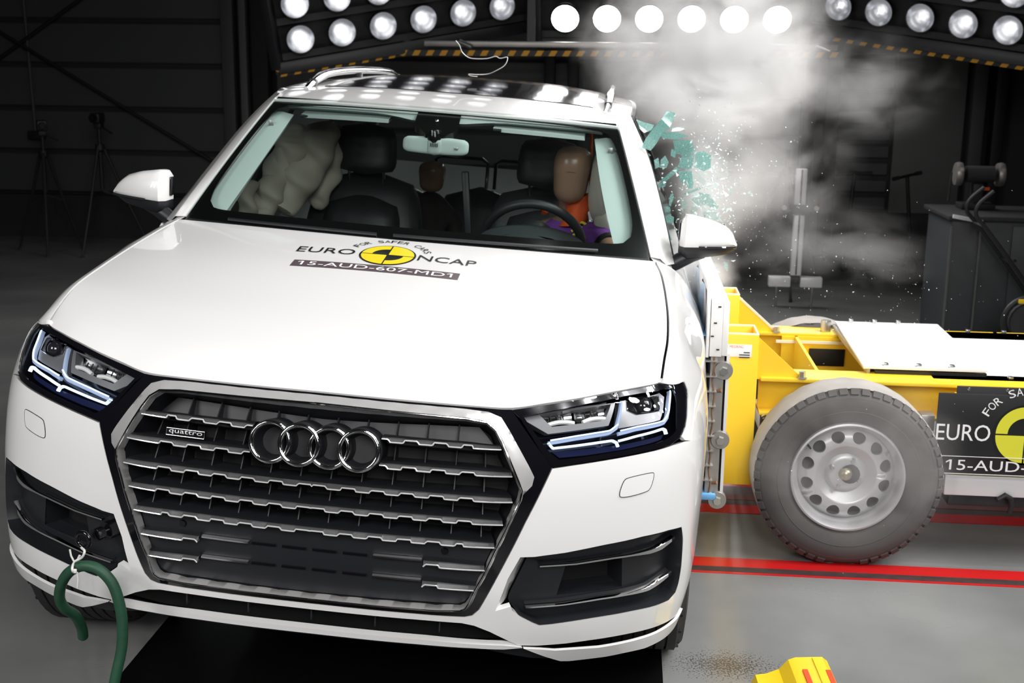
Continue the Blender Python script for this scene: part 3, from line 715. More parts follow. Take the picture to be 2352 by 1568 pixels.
# ---------------- head lamps
for sg in (1, -1):
    fx = lambda l: l if sg > 0 else [(-t, z) for t, z in l][::-1]
    SS = lambda l: [(t * sg, z) for t, z in hlx(l)]
    hb = panel(S, fx(HL), th=.004, off=-.070, sp=.05)
    ring = resample(HL, .03); U = np.array([p[0] * sg for p in ring]); V = np.array([p[1] for p in ring]); P = S(U, V); N = nrm(S, U, V)
    hb.grid(np.stack([P - N * .002, P - N * .072], 0), wrap=True)
    hl = hb.obj('headlight', M['black_gloss'], car, 40)
    panel(S, fx(HL), [fx(smooth_poly(HLH, 1))], th=.004, off=-.003, sp=.03).obj('lamp_border', M['black_gloss'], hl, 45)
    panel(S, fx(HL), th=0, off=.001, sp=.03).obj('lamp_cover', M['cover_glass'], hl, 50)
    # bezels round the low-beam modules and the high-beam projector
    B1 = hlx([(.520, .923), (.590, .884), (.775, .900), (.812, .953), (.70, .947), (.60, .936)]); B1h = hlx([(.570, .931), (.600, .901), (.766, .913), (.795, .950), (.69, .941)])
    b1 = panel(S, fx(B1), [fx(B1h)], th=.03, off=-.022, sp=.02).obj('lamp_bezel', M['bezel'], hl, 40)
    B2 = hlx([(.832, .956), (.806, .892), (.975, .903), (1.045, .953), (1.03, .965)]); B2h = hlx([(.860, .960), (.852, .934), (.880, .923), (.985, .926), (1.008, .958)])
    b2 = panel(S, fx(B2), [fx(B2h)], th=.03, off=-.022, sp=.02).obj('lamp_bezel', M['bezel'], hl, 40)
    for a, b_ in ((.578, .682), (.690, .790)):
        # curved reflector trough of each low-beam module
        t = np.linspace(*[q[0] for q in hlx([(a, 0), (b_, 0)])], 12) * sg; rows = []
        for z0, o in ((.899, -.026), (.903, -.045), (.915, -.058), (.935, -.058), (.948, -.035)):
            zz = z0 + .012 * (np.abs(t) - .58) / .2; bow = .010 * (1 - np.linspace(-1, 1, 12) ** 2)
            rows.append(S(t, zz) + nrm(S, t, zz) * (o - bow)[:, None])
        MB().grid(np.stack(rows, 0)).obj('reflector', M['reflector'], hl, 60)
        tm = np.linspace(t[1], t[-2], 10); zz = .9035 + .012 * (np.abs(tm) - .58) / .2 + .006 * (1 - np.linspace(-1, 1, 10) ** 2)
        MB().tube(S(tm, zz) + nrm(S, tm, zz) * -.028, .006, 8).obj('lamp_lens_bar', M['nylon'], hl)
        for q in (.3, .5, .7):
            tq = t[0] + (t[-1] - t[0]) * q; zz = np.linspace(.915, .94, 4); P = S(np.full(4, tq), zz) + nrm(S, np.full(4, tq), zz) * -.05
            MB().tube(P, .0022, 5).obj('reflector_rib', M['chrome'], hl)
    panel(S, fx(B2h), th=.003, off=-.040, sp=.03).obj('projector_recess', M['lens_dark'], hl)
    er = resample(B2h, .01); U = np.array([q[0] * sg for q in er]); V = np.array([q[1] for q in er]); MB().tube(S(U, V) + nrm(S, U, V) * -.021, .0022, 6, closed=True).obj('projector_edge', M['chrome'], hl)
    pt, pz = hlx([(.932, 0)])[0][0] * sg, .943; P = S(pt, pz); N = nrm(S, np.array([pt]), np.array([pz]))[0]; ax = Vector(N) * .6 + Vector((0, -.7, 0)); ax.normalize()
    MB().lathe([(0, .022), (.010, .020), (.018, .013), (.024, .002), (.026, -.01)], Vector(P) + Vector(N) * -.036, ax, 28).obj('projector_lens', M['lens_dark'], hl, 60)
    MB().lathe([(.026, -.004), (.0275, .004), (.029, .0), (.030, -.02)], Vector(P) + Vector(N) * -.034, ax, 28).obj('projector_ring', M['chrome'], hl, 60)
    # double-arrow daytime light guides
    for ln, wd, m_ in (([(.588, .862), (.666, .871), (.770, .8805), (.796, .892), (.832, .951)], .0085, 'led_body'), ([(.800, .878), (.866, .886), (.978, .893), (1.003, .904), (1.076, .960)], .0085, 'led_body'),
                       ([(.600, .850), (.664, .8545), (.780, .8635), (.793, .858), (.797, .848)], .0058, 'led'), ([(.802, .862), (.862, .8695), (.972, .880), (.982, .877), (.984, .866)], .0058, 'led'),
                       ([(.588, .8635), (.60, .850)], .005, 'led')):
        ribbon(S, SS(ln), wd, .010, off=-.024, n=36).obj('light_guide', M[m_], hl, 40)
    for ln in ([(.592, .868), (.666, .8765), (.772, .8865), (.800, .900)], [(.806, .885), (.866, .8915), (.978, .8985), (1.012, .915), (1.078, .962)]):
        ribbon(S, SS(ln), .0035, .004, off=-.013, n=30).obj('light_guide_core', M['led'], hl, 40)
    panel(S, fx(hlx([(.600, .842), (.80, .852), (.985, .866), (.97, .855), (.82, .841), (.70, .831), (.622, .827)])), th=.003, off=-.03, sp=.03).obj('lamp_tray', mat('lamp_tray_blue', (.010, .014, .05), .25) if sg > 0 else bpy.data.materials['lamp_tray_blue'], hl)
# ---------------- windscreen and body upper part
OPN = [(.0, .990), (.115, .990), (.395, .990), (.727, .985), (.888, .962), (.940, .928), (.958, .855), (.966, .704), (.966, .4), (.960, .22), (.938, .135), (.900, .090), (.857, .077), (.608, .073), (.302, .072), (0, .070)]
OPN = OPN + [(-u, v) for u, v in OPN[::-1] if u > 0][:]
panel(WS, [(-.997, -.01), (.997, -.01), (.997, 1.03), (-.997, 1.03)], th=0, sp=.07).obj('windscreen', M['windscreen'], car, 60)
fr = panel(WS, [(-1.0, -.03), (1.0, -.03), (1.0, 1.04), (-1.0, 1.04)], [smooth_poly(OPN, 2)], th=.003, off=-.006, sp=.05).obj('windscreen_border', M['frit'], car, 60)
MB().grid(np.stack([WS(np.linspace(-.98, .98, 30), np.full(30, v)) + np.array([0, o, zz]) for v, o, zz in ((.0, .0, -.004), (-.03, -.02, -.012), (-.05, -.05, -.03))], 0)).obj('scuttle', M['black_trim'], car)
for (u0, v0), (u1, v1) in (((-.05, .005), (.78, .012)), ((-.78, .006), (-.12, .003))):
    u = np.linspace(u0, u1, 16); v = np.linspace(v0, v1, 16); P = WS(u, v) + nrm(WS, u, v) * .006
    MB().tube(P, .006, 6).obj('wiper', M['black_trim'], car)
# pillars
O_ = np.array([(.858, 1.362, 1.136), (.834, 1.50, 1.222), (.800, 1.66, 1.322), (.757, 1.83, 1.435), (.712, 1.95, 1.517), (.668, 2.06, 1.583)])
I_ = np.array([(.888, 1.44, 1.13), (.857, 1.60, 1.222), (.822, 1.76, 1.325), (.778, 1.93, 1.438), (.735, 2.05, 1.522), (.695, 2.17, 1.590)])
fo_, fi_ = _pchip(np.linspace(0, 1, 6), O_), _pchip(np.linspace(0, 1, 6), I_)
for sg in (1, -1):
    q = np.linspace(0, 1, 24); E_ = WS(np.full(24, 1.0), q * 1.02); Om = fo_(q); Im = fi_(q); mid = (E_ + Om) / 2 + np.array([.006, -.008, .010]); mid2 = (Om + Im) / 2 + np.array([.012, 0, .004]); dn = E_ + np.array([-.012, .05, -.02]); dn2 = Im + np.array([-.05, .0, -.01])
    G = np.stack([dn, E_ + np.array([.003, .004, 0]), mid, Om, mid2, Im, dn2], 0); G[..., 0] *= sg
    MB().grid(G).obj('a_pillar', M['paint'], car, 60)
    G = np.stack([Im + np.array([.004, .002, 0]), Im + np.array([.006, .012, 0]), Im + np.array([.0, .03, -.004])], 0); G[..., 0] *= sg
    MB().grid(G).obj('window_seal', M['black_trim'], car)
    # cowl corner between bonnet, wing and pillar
    C = np.array([[(.815, 1.335, 1.148), (.835, 1.345, 1.145), (.858, 1.362, 1.136), (.880, 1.41, 1.115)], [(.80, 1.36, 1.160), (.83, 1.38, 1.160), (.862, 1.40, 1.142), (.888, 1.45, 1.125)]]); C[..., 0] *= sg
    MB().grid(C).obj('cowl_corner', M['paint'], car, 60)
    # trim seen through the glass
    q = np.linspace(.07, .93, 20); a = WS(np.full(20, .975), q) + np.array([0, .03, -.02]); b = WS(np.full(20, .925), q) + np.array([0, .035, -.02]); c_ = WS(.868 - .02 * np.sin(q * 3), q) + np.array([0, .05, -.03]); d = WS(np.full(20, .86), q) + np.array([0.01, .14, -.03])
    G = np.stack([a, b, c_, d], 0); G[..., 0] *= sg; po = MB().grid(G).obj('pillar_trim', M['trim_grey'], car, 60)
    lab = WS(np.array([.93]), np.array([.80]))[0] + np.array([0, .031, -.014]); MB().box((lab[0] * sg, lab[1], lab[2]), (.018, .004, .024), .002).obj('airbag_mark', M['bezel'], po)
# roof
_zc = _pchip([0, .12, .3, .55, .8, 1], [1.5685, 1.613, 1.648, 1.665, 1.655, 1.58]); _ze_ = _pchip([0, .15, .4, .8, 1], [1.556, 1.592, 1.612, 1.60, 1.52])
_xe = _pchip([0, .15, .4, .8, 1], [.655, .695, .70, .68, .62])
def ROOF(u, q):
    u = np.asarray(u, float); q = np.asarray(q, float); x = u * _xe(q); y = (1.768 + .112 * u * u) * (1 - q) + 4.45 * q
    z = _zc(q) - (_zc(q) - _ze_(q)) * np.abs(u) ** 2.8
    return np.stack([x, y, z], -1)
panel(ROOF, [(-1, .0), (1, .0), (1, 1), (-1, 1)], th=.02, sp=.05).obj('roof', M['paint'], car, 60)
panel(ROOF, [(-.78, .15), (.78, .15), (.78, .62), (-.78, .62)], th=.006, off=.003, sp=.05).obj('roof_glass', M['black_gloss'], car, 60)
for sg in (1, -1):
    q = np.linspace(.11, .88, 30); P = ROOF(np.full(30, .865 * sg), q); h = .034 * np.sin(np.clip(np.minimum((q - .11) / .16, (.88 - q) / .16), 0, 1) * PI / 2); P[:, 2] += h
    MB().tube(P, [.010 + .008 * min(1, k / 3, (29 - k) / 3) for k in range(30)], 10).obj('roof_rail', M['chrome'], car, 60)
    for qq in (.16, .5, .84):
        P = ROOF(.865 * sg, qq); MB().bar(P, P + np.array([0, 0, .03]), .03, .05, .008).obj('rail_foot', M['black_trim'], car)
    # sides
    rect = lambda a, b, z0, z1: [(a, z0), (b, z0), (b, z1), (a, z1)]
    f2 = lambda l: l if sg > 0 else mirror_uv(l)
    panel(S, f2(rect(2.108, 3.25, .30, 1.12)), th=.03, sp=.07).obj('front_door', M['paint'], car, 50)
    ar = arch(3.80, .44, PI * .98, .02, 18)
    panel(S, f2([(3.262, .30), (ar[0][0] - .04, .30), (ar[0][0] - .04, 1.12), (3.262, 1.12)]), th=.03, sp=.07).obj('rear_door', M['paint'], car, 50)
    panel(S, f2([(ar[0][0] - .03, .32)] + ar + [(5.0, .34), (5.3, .36), (5.3, 1.125), (ar[0][0] - .03, 1.125)]), th=.03, sp=.07).obj('rear_quarter', M['paint'], car, 50)
    panel(S, f2(rect(2.05, 4.05, .22, .31)), th=.03, sp=.1).obj('sill', M['black_trim'], car)
    # side windows: the struck front one is gone
    qs = np.linspace(0, 1, 6)
    def side(y0, y1, z_top=1.0):
        rows = []
        for y in np.linspace(y0, y1, 8):
            lo = np.array([.925, y, 1.115]); qy = np.clip((y - 1.88) / (4.45 - 1.88), 0, 1); hi = np.array([float(_xe(qy)) + .004, y, float(_ze_(qy)) - .012])
            if y < 2.2: k_ = (y - 1.44) / (2.17 - 1.44); hi = fi_(np.clip(k_, 0, 1)); hi = hi.copy(); hi[1] = y
            rows.append([lo + (hi - lo) * k + np.array([.02 * k * (1 - k) * 4, 0, 0]) for k in qs])
        G = np.array(rows); G[..., 0] *= sg; return G
    if sg < 0: MB().grid(side(1.47, 2.52)).obj('side_window', M['side_glass'], car, 60)
    MB().grid(side(2.62, 3.45)).obj('side_window', M['side_glass'], car, 60); MB().grid(side(3.55, 4.3)).obj('side_window', M['side_glass'], car, 60)
    for y0, y1 in ((2.50, 2.64), (3.43, 3.57), (4.28, 4.5)): MB().grid(side(y0, y1) + np.array([sg * .004, 0, 0])).obj('side_pillar', M['black_trim'], car, 60)
    q = np.linspace(.09, .9, 24); P = ROOF(np.full(24, 1.0 * sg), q) + np.array([sg * .008, 0, -.012]); MB().tube(P, .014, 8).obj('window_frame', M['black_trim'], car)
# tail
MB().grid(np.array([[(x * k, y, z) for x in np.linspace(-1, 1, 9)] for k, y, z in ((.93, 4.66, .35), (.94, 4.72, .6), (.94, 4.70, .9), (.92, 4.66, 1.12))])).obj('tailgate', M['paint'], car, 60)
MB().grid(np.array([[(x * k, y, z) for x in np.linspace(-1, 1, 9)] for k, y, z in ((.90, 4.66, 1.12), (.76, 4.56, 1.36), (.62, 4.45, 1.52))])).obj('rear_window', M['side_glass'], car, 60)
# mirrors
for sg in (1, -1):
    xs = np.linspace(.898, 1.090, 14); cap = []; bas = []
    for x in xs:
        k = (x - .898) / .192; zt = np.interp(k, [0, .12, .5, .8, .93, 1], [1.296, 1.305, 1.292, 1.273, 1.250, 1.222]); zb = np.interp(k, [0, .5, 1], [1.197, 1.203, 1.210]); yf = 1.385 + .045 * k ** 2.2 + (.03 if k in (0, 1) else 0); yb = 1.50
        if k == 0: zt -= .015
        zm = (zt + zb) / 2; hh = (zt - zb) / 2
        sec = [(yb, zt - .004), (yf + .05, zt), (yf + .02, zt - hh * .25), (yf + .003, zt - hh * .7), (yf, zb + hh * .35), (yf + .003, zb + .004), (yf + .006, zb), (yb, zb)]
        cap.append([(x * sg, y, z) for y, z in sec])
        zl = np.interp(k, [0, .15, .4, .8, 1], [1.165, 1.150, 1.158, 1.172, 1.192])
        s2 = [(yb, zb), (yf + .008, zb), (yf + .010, zb - .008), (yf + .014, (zb + zl) / 2), (yf + .035, zl + .004), (yf + .07, zl), (yb, zl + .004)]
        bas.append([(x * sg, y, z) for y, z in s2])
    def closed(rows):
        b = MB(); b.grid(np.array(rows), wrap=True); n = len(rows[0]); b.f.append(tuple(range(n))); b.f.append(tuple(range((len(rows) - 1) * n, len(rows) * n))[::-1]); return b
    mr = closed(cap).obj('door_mirror', M['paint'], car, 45)
    closed(bas).obj('mirror_base', M['black_trim'], mr, 45)
    MB().tube([(.862 * sg, 1.44, 1.118), (.905 * sg, 1.445, 1.145), (.945 * sg, 1.45, 1.168), (.985 * sg, 1.46, 1.175)], [.026, .027, .026, .018], 12).obj('mirror_arm', M['black_trim'], mr, 60)
    MB().box((.8955 * sg, 1.474, 1.245), (.006, .034, .066), .002).obj('mirror_inner_panel', M['black_gloss'], mr)
    MB().box((.982 * sg, 1.5005, 1.243), (.135, .004, .062), .0015).obj('mirror_glass', M['chrome'], mr)
    MB().tube([(x * sg, 1.384 + .045 * ((x - .898) / .192) ** 2.2, 1.199 + .008 * (x - .9) / .19) for x in np.linspace(.96, 1.088, 9)], .004, 6).obj('turn_repeater', M['lens_dark'], mr)
# ---------------- cabin
def crsp(P, n=12):
    P = np.array(P); f_ = _cr(np.arange(len(P)), P); return f_(np.linspace(0, len(P) - 1, (len(P) - 1) * n + 1))[0]
MB().box((0, 2.9, .52), (1.75, 3.4, .05)).obj('cabin_floor', M['dark_void'], car)
MB().box((0, 1.32, .80), (1.64, .04, .62)).obj('firewall', M['dark_void'], car)
x = np.linspace(-.80, .80, 21); rows = []
for y0, z0 in ((1.22, 1.145), (1.34, 1.142), (1.52, 1.128), (1.66, 1.112), (1.74, 1.075), (1.76, .98), (1.74, .75)):
    rows.append([(xx, y0 + .13 * (xx / .8) ** 2 * (1 if y0 < 1.5 else .35), z0 - .03 * (xx / .8) ** 2 + .055 * math.exp(-((xx - .37) / .16) ** 2) * (1 if 1.5 < y0 < 1.75 else 0)) for xx in x])
dash = MB().grid(np.array(rows)).obj('dashboard', M['dash'], car, 60)
MB().tube([(xx, 1.60 + .02 * abs(xx), 1.118 - .03 * (xx / .8) ** 2) for xx in np.linspace(-.72, .05, 16)], .004, 6).obj('dash_seam', M['black_trim'], dash)
hood_b = MB()
a = np.linspace(0, PI, 17); rows = []
for y0, r, h in ((1.56, .20, .085), (1.64, .215, .10), (1.74, .21, .098), (1.76, .19, .08)): rows.append([(.375 + r * math.cos(t), y0, 1.085 + h * math.sin(t) ** .8) for t in a])
hood_b.grid(np.array(rows)).obj('instrument_cowl', M['dash'], dash, 60)
# steering wheel
ax = Vector((0, .86, .5)).normalized(); u = Vector((1, 0, 0)); v = ax.cross(u) * -1
v = v if v.z > 0 else -v
c = Vector((.372, 1.83, 1.098)); rim = [c + u * .188 * math.cos(t) + v * .188 * math.sin(t) for t in np.linspace(0, 2 * PI, 48, endpoint=False)]
sw = MB().tube(rim, .0175, 12, closed=True).obj('steering_wheel', M['leather'], car, 60)
MB().lathe([(0, .03), (.05, .028), (.075, .01), (.078, -.03), (0, -.03)], c + ax * .02, -ax, 24).obj('wheel_hub', M['leather'], sw, 50)
for t in (0, PI, -PI / 2): MB().bar(c + ax * .01, c + (u * math.cos(t) + v * math.sin(t)) * .18 + ax * .0, .05, .02, .006).obj('wheel_spoke', M['leather'], sw)
MB().lathe([(0, .012), (.012, .008), (.016, 0), (0, -.004)], (.408, 1.80, 1.232), (0, -1, .2), 18).obj('red_marker', M['orange'], sw, 60)
# seats
def sup(cx, cy, cz, w_, d, h, n=24, e=3.2, m=12, tilt=0.0, lean=0.0, rz=0.0, tap=lambda k: 1):
    "rounded cushion built of superellipse slices"
    rows = []
    for k in np.linspace(0, 1, m):
        zz = -h / 2 + h * k; s_ = (1 - abs(2 * k - 1) ** 4) ** .25 if 0 < k < 1 else .05; s_ *= tap(k)
        r = []
        for t in np.linspace(0, 2 * PI, n, endpoint=False):
            ct, st = math.cos(t), math.sin(t); q = (abs(ct) ** e + abs(st) ** e) ** (-1 / e)
            X, Y, Z = w_ / 2 * s_ * q * ct, d / 2 * s_ * q * st, zz
            Y += Z * lean; X += Z * tilt
            r.append((cx + X * math.cos(rz) - Y * math.sin(rz), cy + X * math.sin(rz) + Y * math.cos(rz), cz + Z))
        rows.append(r)
    b = MB(); b.grid(np.array(rows), wrap=True); nn = n
    b.f.append(tuple(range(len(b.v) - nn, len(b.v)))); b.f.append(tuple(range(nn))[::-1]); return b
for cx, tilt in ((-.40, 0.0), (.375, 0.0)):
    st = sup(cx, 2.42, .92, .54, .17, .68, tap=lambda k: 1 - .16 * k ** 2, lean=.28, m=14).obj('front_seat', M['leather'], car, 60)
    sup(cx, 2.365, .90, .34, .17, .54, lean=.28, e=4).obj('seat_panel', M['leather'], st, 60)
    sup(cx, 2.42, 1.355, .275, .12, .215, e=2.8, lean=.1, tap=lambda k: 1 - .12 * k).obj('headrest', M['leather'], st, 60)
    for dx in (-.075, .075): MB().cyl((cx + dx, 2.45, 1.18), (cx + dx, 2.44, 1.30), .006, n=8).obj('headrest_post', M['chrome'], st)
    sup(cx, 2.05, .64, .52, .56, .18, e=4).obj('seat_cushion', M['leather'], st, 60)
for cx in (-.45, 0, .45):
    sup(cx, 3.25, .86, .40, .16, .56, lean=.25).obj('rear_seat', M['leather'], car, 60)
for a, b in ((-.24, .02), (.06, .30)):
    MB().tube([(a, 3.35, 1.13), (a, 3.36, 1.255), (a + .03, 3.36, 1.275), (b - .03, 3.36, 1.275), (b, 3.36, 1.255), (b, 3.35, 1.13)], .009, 8).obj('rear_headrest_frame', M['black_gloss'], car, 60)
MB().box((.06, 2.38, 1.05), (.03, .02, .5), .006, Matrix.Rotation(-.12, 3, 'Y')).obj('centre_belt', M['black_trim'], car)
# upper edge trim, visors, mirror and camera housing
hd = MB(); u_ = np.linspace(-.9, .9, 25)
def dz(u): return np.interp(np.abs(u), [0, .13, .22, .34, .9], [.055, .055, .030, .004, .0])
rows = [WS(u_, np.full(25, 1.0)) + np.array([0, .02, -.012]), WS(u_, .955 - dz(u_)) + np.array([0, .03, -.01]), WS(u_, .925 - dz(u_)) + np.array([0, .10, -.012]), WS(u_, np.full(25, .90)) + np.array([0, .4, .02])]
hd.grid(np.stack(rows, 0)).obj('headliner', M['headliner'], car, 60)
for u0, u1 in ((-.80, -.28), (.30, .80)):
    u2 = np.linspace(u0, u1, 12); A = WS(u2, np.full(12, .905)) + np.array([0, .045, -.016]); Bq = WS(u2, np.full(12, .885)) + np.array([0, .055, -.022]); Cq = A + np.array([0, .17, .03])
    MB().grid(np.stack([Bq, A, Cq, Cq - np.array([0, 0, .014]), Bq], 0)).obj('sun_visor', M['headliner'], car)
    MB().tube([Bq[0] + [0, -.002, .006], Bq[0] + [.03 * (1 if u0 > 0 else 1), -.002, .006]], .006, 8).obj('visor_clip', M['black_trim'], car)
hh = panel(WS, [(-.125, 1.0), (.12, 1.0), (.122, .86), (.10, .81), (.05, .785), (-.042, .78), (-.078, .83), (-.12, .87)], th=.03, off=-.010, sp=.03).obj('camera_housing', M['frit'], car, 50)
P = WS(.0, .91); MB().lathe([(.003, .004), (.006, .002), (.007, 0)], P + np.array([0, -.002, -.006]), (0, -.6, .8), 12).obj('camera_lens', M['chrome'], hh)
rm = sup(.008, 1.66, 1.448, .238, .045, .066, n=28, e=3.6, m=12).obj('interior_mirror', M['trim_grey'], car, 60)
MB().tube([(.0, 1.66, 1.50), (.004, 1.655, 1.47), (.006, 1.65, 1.45)], [.026, .03, .02], 12).obj('mirror_stem', M['frit'], rm)
sup(.006, 1.645, 1.445, .055, .03, .062, n=20, e=3, m=10).obj('mirror_foot', M['headliner'], rm, 60)
for k in range(5): MB().box((-.006 + .006 * k, 1.6285, 1.452), (.0022, .004, .013)).obj('mirror_slot', M['frit'], rm)
MB().box((.085, 1.637, 1.445), (.014, .004, .010), .001).obj('mirror_sensor', M['bezel'], rm)
# curtain airbags: the crumpled one on the far side, the taut one by the dummy's head
def blob(c, s, seed, amp=.10, n=28, m=18, squeeze=None):
    r_ = np.random.default_rng(seed); ph = r_.uniform(0, 6.28, 6); V = []
    for i in range(m):
        th = PI * i / (m - 1)
        row = []
        for k in range(n):
            p_ = 2 * PI * k / n; d = np.array([math.sin(th) * math.cos(p_), math.sin(th) * math.sin(p_), math.cos(th)])
            f = 1 + amp * (math.sin(3 * d[2] * 2 + ph[0] + 2 * d[1]) + .6 * math.sin(5 * d[1] + ph[1] + 3 * d[2]) + .4 * math.sin(7 * d[0] + ph[2] + 4 * d[2]))
            row.append(np.array(c) + d * np.array(s) * f)
        V.append(row)
    return MB().grid(np.array(V), wrap=True)
def fold(pts, rad, seed):
    "a puffed fold of the bag: a fat tapering tube, dented along its length"
    r_ = np.random.default_rng(seed); P = crsp(pts, 8); m = len(P); R_ = np.interp(np.linspace(0, 1, m), np.linspace(0, 1, len(rad)), rad) * (1 + .10 * np.sin(np.linspace(0, 9, m) + r_.uniform(0, 6)))
    R_[0] *= .3; R_[-1] *= .3; b = MB().tube(P, list(R_), 20); c = np.array(b.v); c[:, 1] += .02 * np.sin(c[:, 2] * 38 + c[:, 0] * 30 + r_.uniform(0, 6)); c[:, 0] += .008 * np.sin(c[:, 2] * 55 + r_.uniform(0, 6)); b.v = [tuple(q) for q in c]; return b
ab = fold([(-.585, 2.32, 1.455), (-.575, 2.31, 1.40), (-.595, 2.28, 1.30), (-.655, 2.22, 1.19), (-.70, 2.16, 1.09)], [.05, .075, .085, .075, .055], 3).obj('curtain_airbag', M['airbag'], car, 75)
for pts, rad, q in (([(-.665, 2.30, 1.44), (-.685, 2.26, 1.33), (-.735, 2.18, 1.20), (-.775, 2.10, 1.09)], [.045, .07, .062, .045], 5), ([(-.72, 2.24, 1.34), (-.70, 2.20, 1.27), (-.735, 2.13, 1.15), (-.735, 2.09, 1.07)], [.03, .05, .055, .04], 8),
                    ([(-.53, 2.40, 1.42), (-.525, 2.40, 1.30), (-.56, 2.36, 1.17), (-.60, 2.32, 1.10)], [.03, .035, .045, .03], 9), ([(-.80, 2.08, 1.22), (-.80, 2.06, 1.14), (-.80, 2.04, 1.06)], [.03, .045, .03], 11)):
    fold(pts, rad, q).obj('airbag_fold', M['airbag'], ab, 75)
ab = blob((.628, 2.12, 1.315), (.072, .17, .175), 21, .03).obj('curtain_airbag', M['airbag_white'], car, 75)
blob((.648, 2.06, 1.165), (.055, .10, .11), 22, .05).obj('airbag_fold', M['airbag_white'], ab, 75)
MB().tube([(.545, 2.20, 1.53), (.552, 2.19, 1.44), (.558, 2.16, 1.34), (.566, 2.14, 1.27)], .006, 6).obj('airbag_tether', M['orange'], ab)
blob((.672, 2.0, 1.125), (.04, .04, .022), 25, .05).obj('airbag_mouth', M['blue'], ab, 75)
# ---------------- wheels of the car (they stand upright on the floor)
def wheel_mesh(cx, cy, sg):
    b = MB(); R, W_ = .385, .275
    pr = [(R * .62, -W_ * .42), (R * .80, -W_ * .50), (R * .93, -W_ * .47), (R * .985, -W_ * .40)]
    for k in range(-3, 4):
        y_ = k * W_ * .115; pr += [(R, y_ - W_ * .045), (R, y_ + W_ * .045), (R - .009, y_ + W_ * .05), (R - .009, y_ + W_ * .065)]
    pr = pr[:-2] + [(R * .985, W_ * .40), (R * .93, W_ * .47), (R * .80, W_ * .50), (R * .62, W_ * .42)]
    b.lathe(pr, (cx, cy, R), (1, 0, 0), 48); b.v = [(x_, y_, max(z_, .003)) for x_, y_, z_ in b.v]
    return b
def car_wheel(cx, cy, sg):
    b = wheel_mesh(cx, cy, sg); b.v = [tuple(p) for p in w2b(b.v)]
    t = b.obj('wheel', M['rubber'], car, 30)
    r = MB(); r.lathe([(.245, -.10), (.24, .10), (.232, .118), (.225, .11), (.218, .06), (.216, -.05)], (cx, cy, .385), (sg, 0, 0), 36); r.lathe([(.0, .10), (.028, .10), (.034, .092), (.062, .085), (.07, .06), (.07, .03)], (cx, cy, .385), (sg, 0, 0), 24)
    r.v = [tuple(p) for p in w2b(r.v)]; ro = r.obj('rim', M['alloy'], t, 40)
    for k in range(5):
        a = 2 * PI * k / 5 + .3
        for da in (-.13, .13):
            d0 = Vector((0, math.cos(a), math.sin(a))); d1 = Vector((0, math.cos(a + da), math.sin(a + da))); o_ = Vector((cx, cy, .385)); sp = MB().bar(o_ + d0 * .055 + Vector((sg * .07, 0, 0)), o_ + d1 * .228 + Vector((sg * .095, 0, 0)), .03, .03, .006); sp.v = [tuple(p) for p in w2b(sp.v)]; sp.obj('spoke', M['alloy'], ro)
    bd = MB().lathe([(0, .0), (.19, .0), (.19, -.02), (0, -.02)], (cx, cy, .385), (sg, 0, 0), 30); bd.v = [tuple(p) for p in w2b(bd.v)]; bd.obj('brake_disc', M['steel'], ro)
    s_ = MB()
    for k in range(30):
        a = 2 * PI * k / 30; d = Vector((0, math.cos(a), math.sin(a)))
        for y_ in (-.10, .10): s_.box(Vector((cx + y_, cy, .385)) + d * .3735, (.04, .006, .010), 0, Matrix.Rotation(a, 3, 'X'))
    s_.v = [tuple(p) for p in w2b([(x_, y_, max(z_, .004)) for x_, y_, z_ in s_.v])]; kind(s_.obj('tread_sipes', M['dark_void'], t), 'stuff')
for sg in (1, -1): car_wheel(.835 * sg, WC_Y - .09, sg); car_wheel(.835 * sg, 3.80, sg)
# tow eye and lash point
P = S(-.548, .527); N = nrm(S, np.array([-.548]), np.array([.527]))[0]; P = Vector(P); N = Vector(N)
te = MB(); te.cyl(P - N * .06, P + N * .035, .010, n=12); te.cyl(P - N * .035, P + N * .0, .024, n=16); te.cyl(P + N * .012, P + N * .035, .017, n=12); e0 = P + N * .062 + Vector((-.008, 0, -.004))
te.tube([e0 + Vector((math.cos(a) * .019, math.cos(a) * -.006, math.sin(a) * .019)) for a in np.linspace(0, 2 * PI, 20, endpoint=False)], .0065, 10, closed=True); kind(te.obj('tow_eye', M['black_gloss'], car, 50), 'thing')
# ------------------------------------------------------------------ crash-test dummies
def b2w_pts(mb): mb.v = [tuple(RB @ (Vector(p) - PIV) + PIV) for p in mb.v]; return mb
def add_obj(mb, name, m_, par, ang=60): return b2w_pts(mb).obj(name, m_, par, ang)
dm = tag(empty('crash_test_dummy', (0, 0, 0)), 'tan faceless crash-test dummy in purple shirt behind the steering wheel', 'dummy')
def headmb(cx, cy, cz, w_, d, h, lean=0.0):
    rows = []; n = 32
    for k, (r, f) in zip(np.linspace(0, 1, 15), [(.06, .1), (.62, .68), (.80, .84), (.87, .90), (.90, .93), (.92, .95), (.94, .97), (.97, .99), (1.0, 1.0), (1.0, 1.0), (.985, .99), (.94, .95), (.84, .85), (.62, .64), (.05, .05)]):
        rows.append([(cx + w_ / 2 * r * math.copysign(abs(math.cos(a)) ** .82, math.cos(a)) + (k - .5) * h * lean, cy + d / 2 * f * math.copysign(abs(math.sin(a)) ** .85, math.sin(a)) , cz - h / 2 + h * (1 - (1 - k) ** 1.15)) for a in np.linspace(0, 2 * PI, n, endpoint=False)])
    b = MB(); b.grid(np.array(rows), wrap=True); b.f.append(tuple(range(n))[::-1]); b.f.append(tuple(range(14 * n, 15 * n))); return b
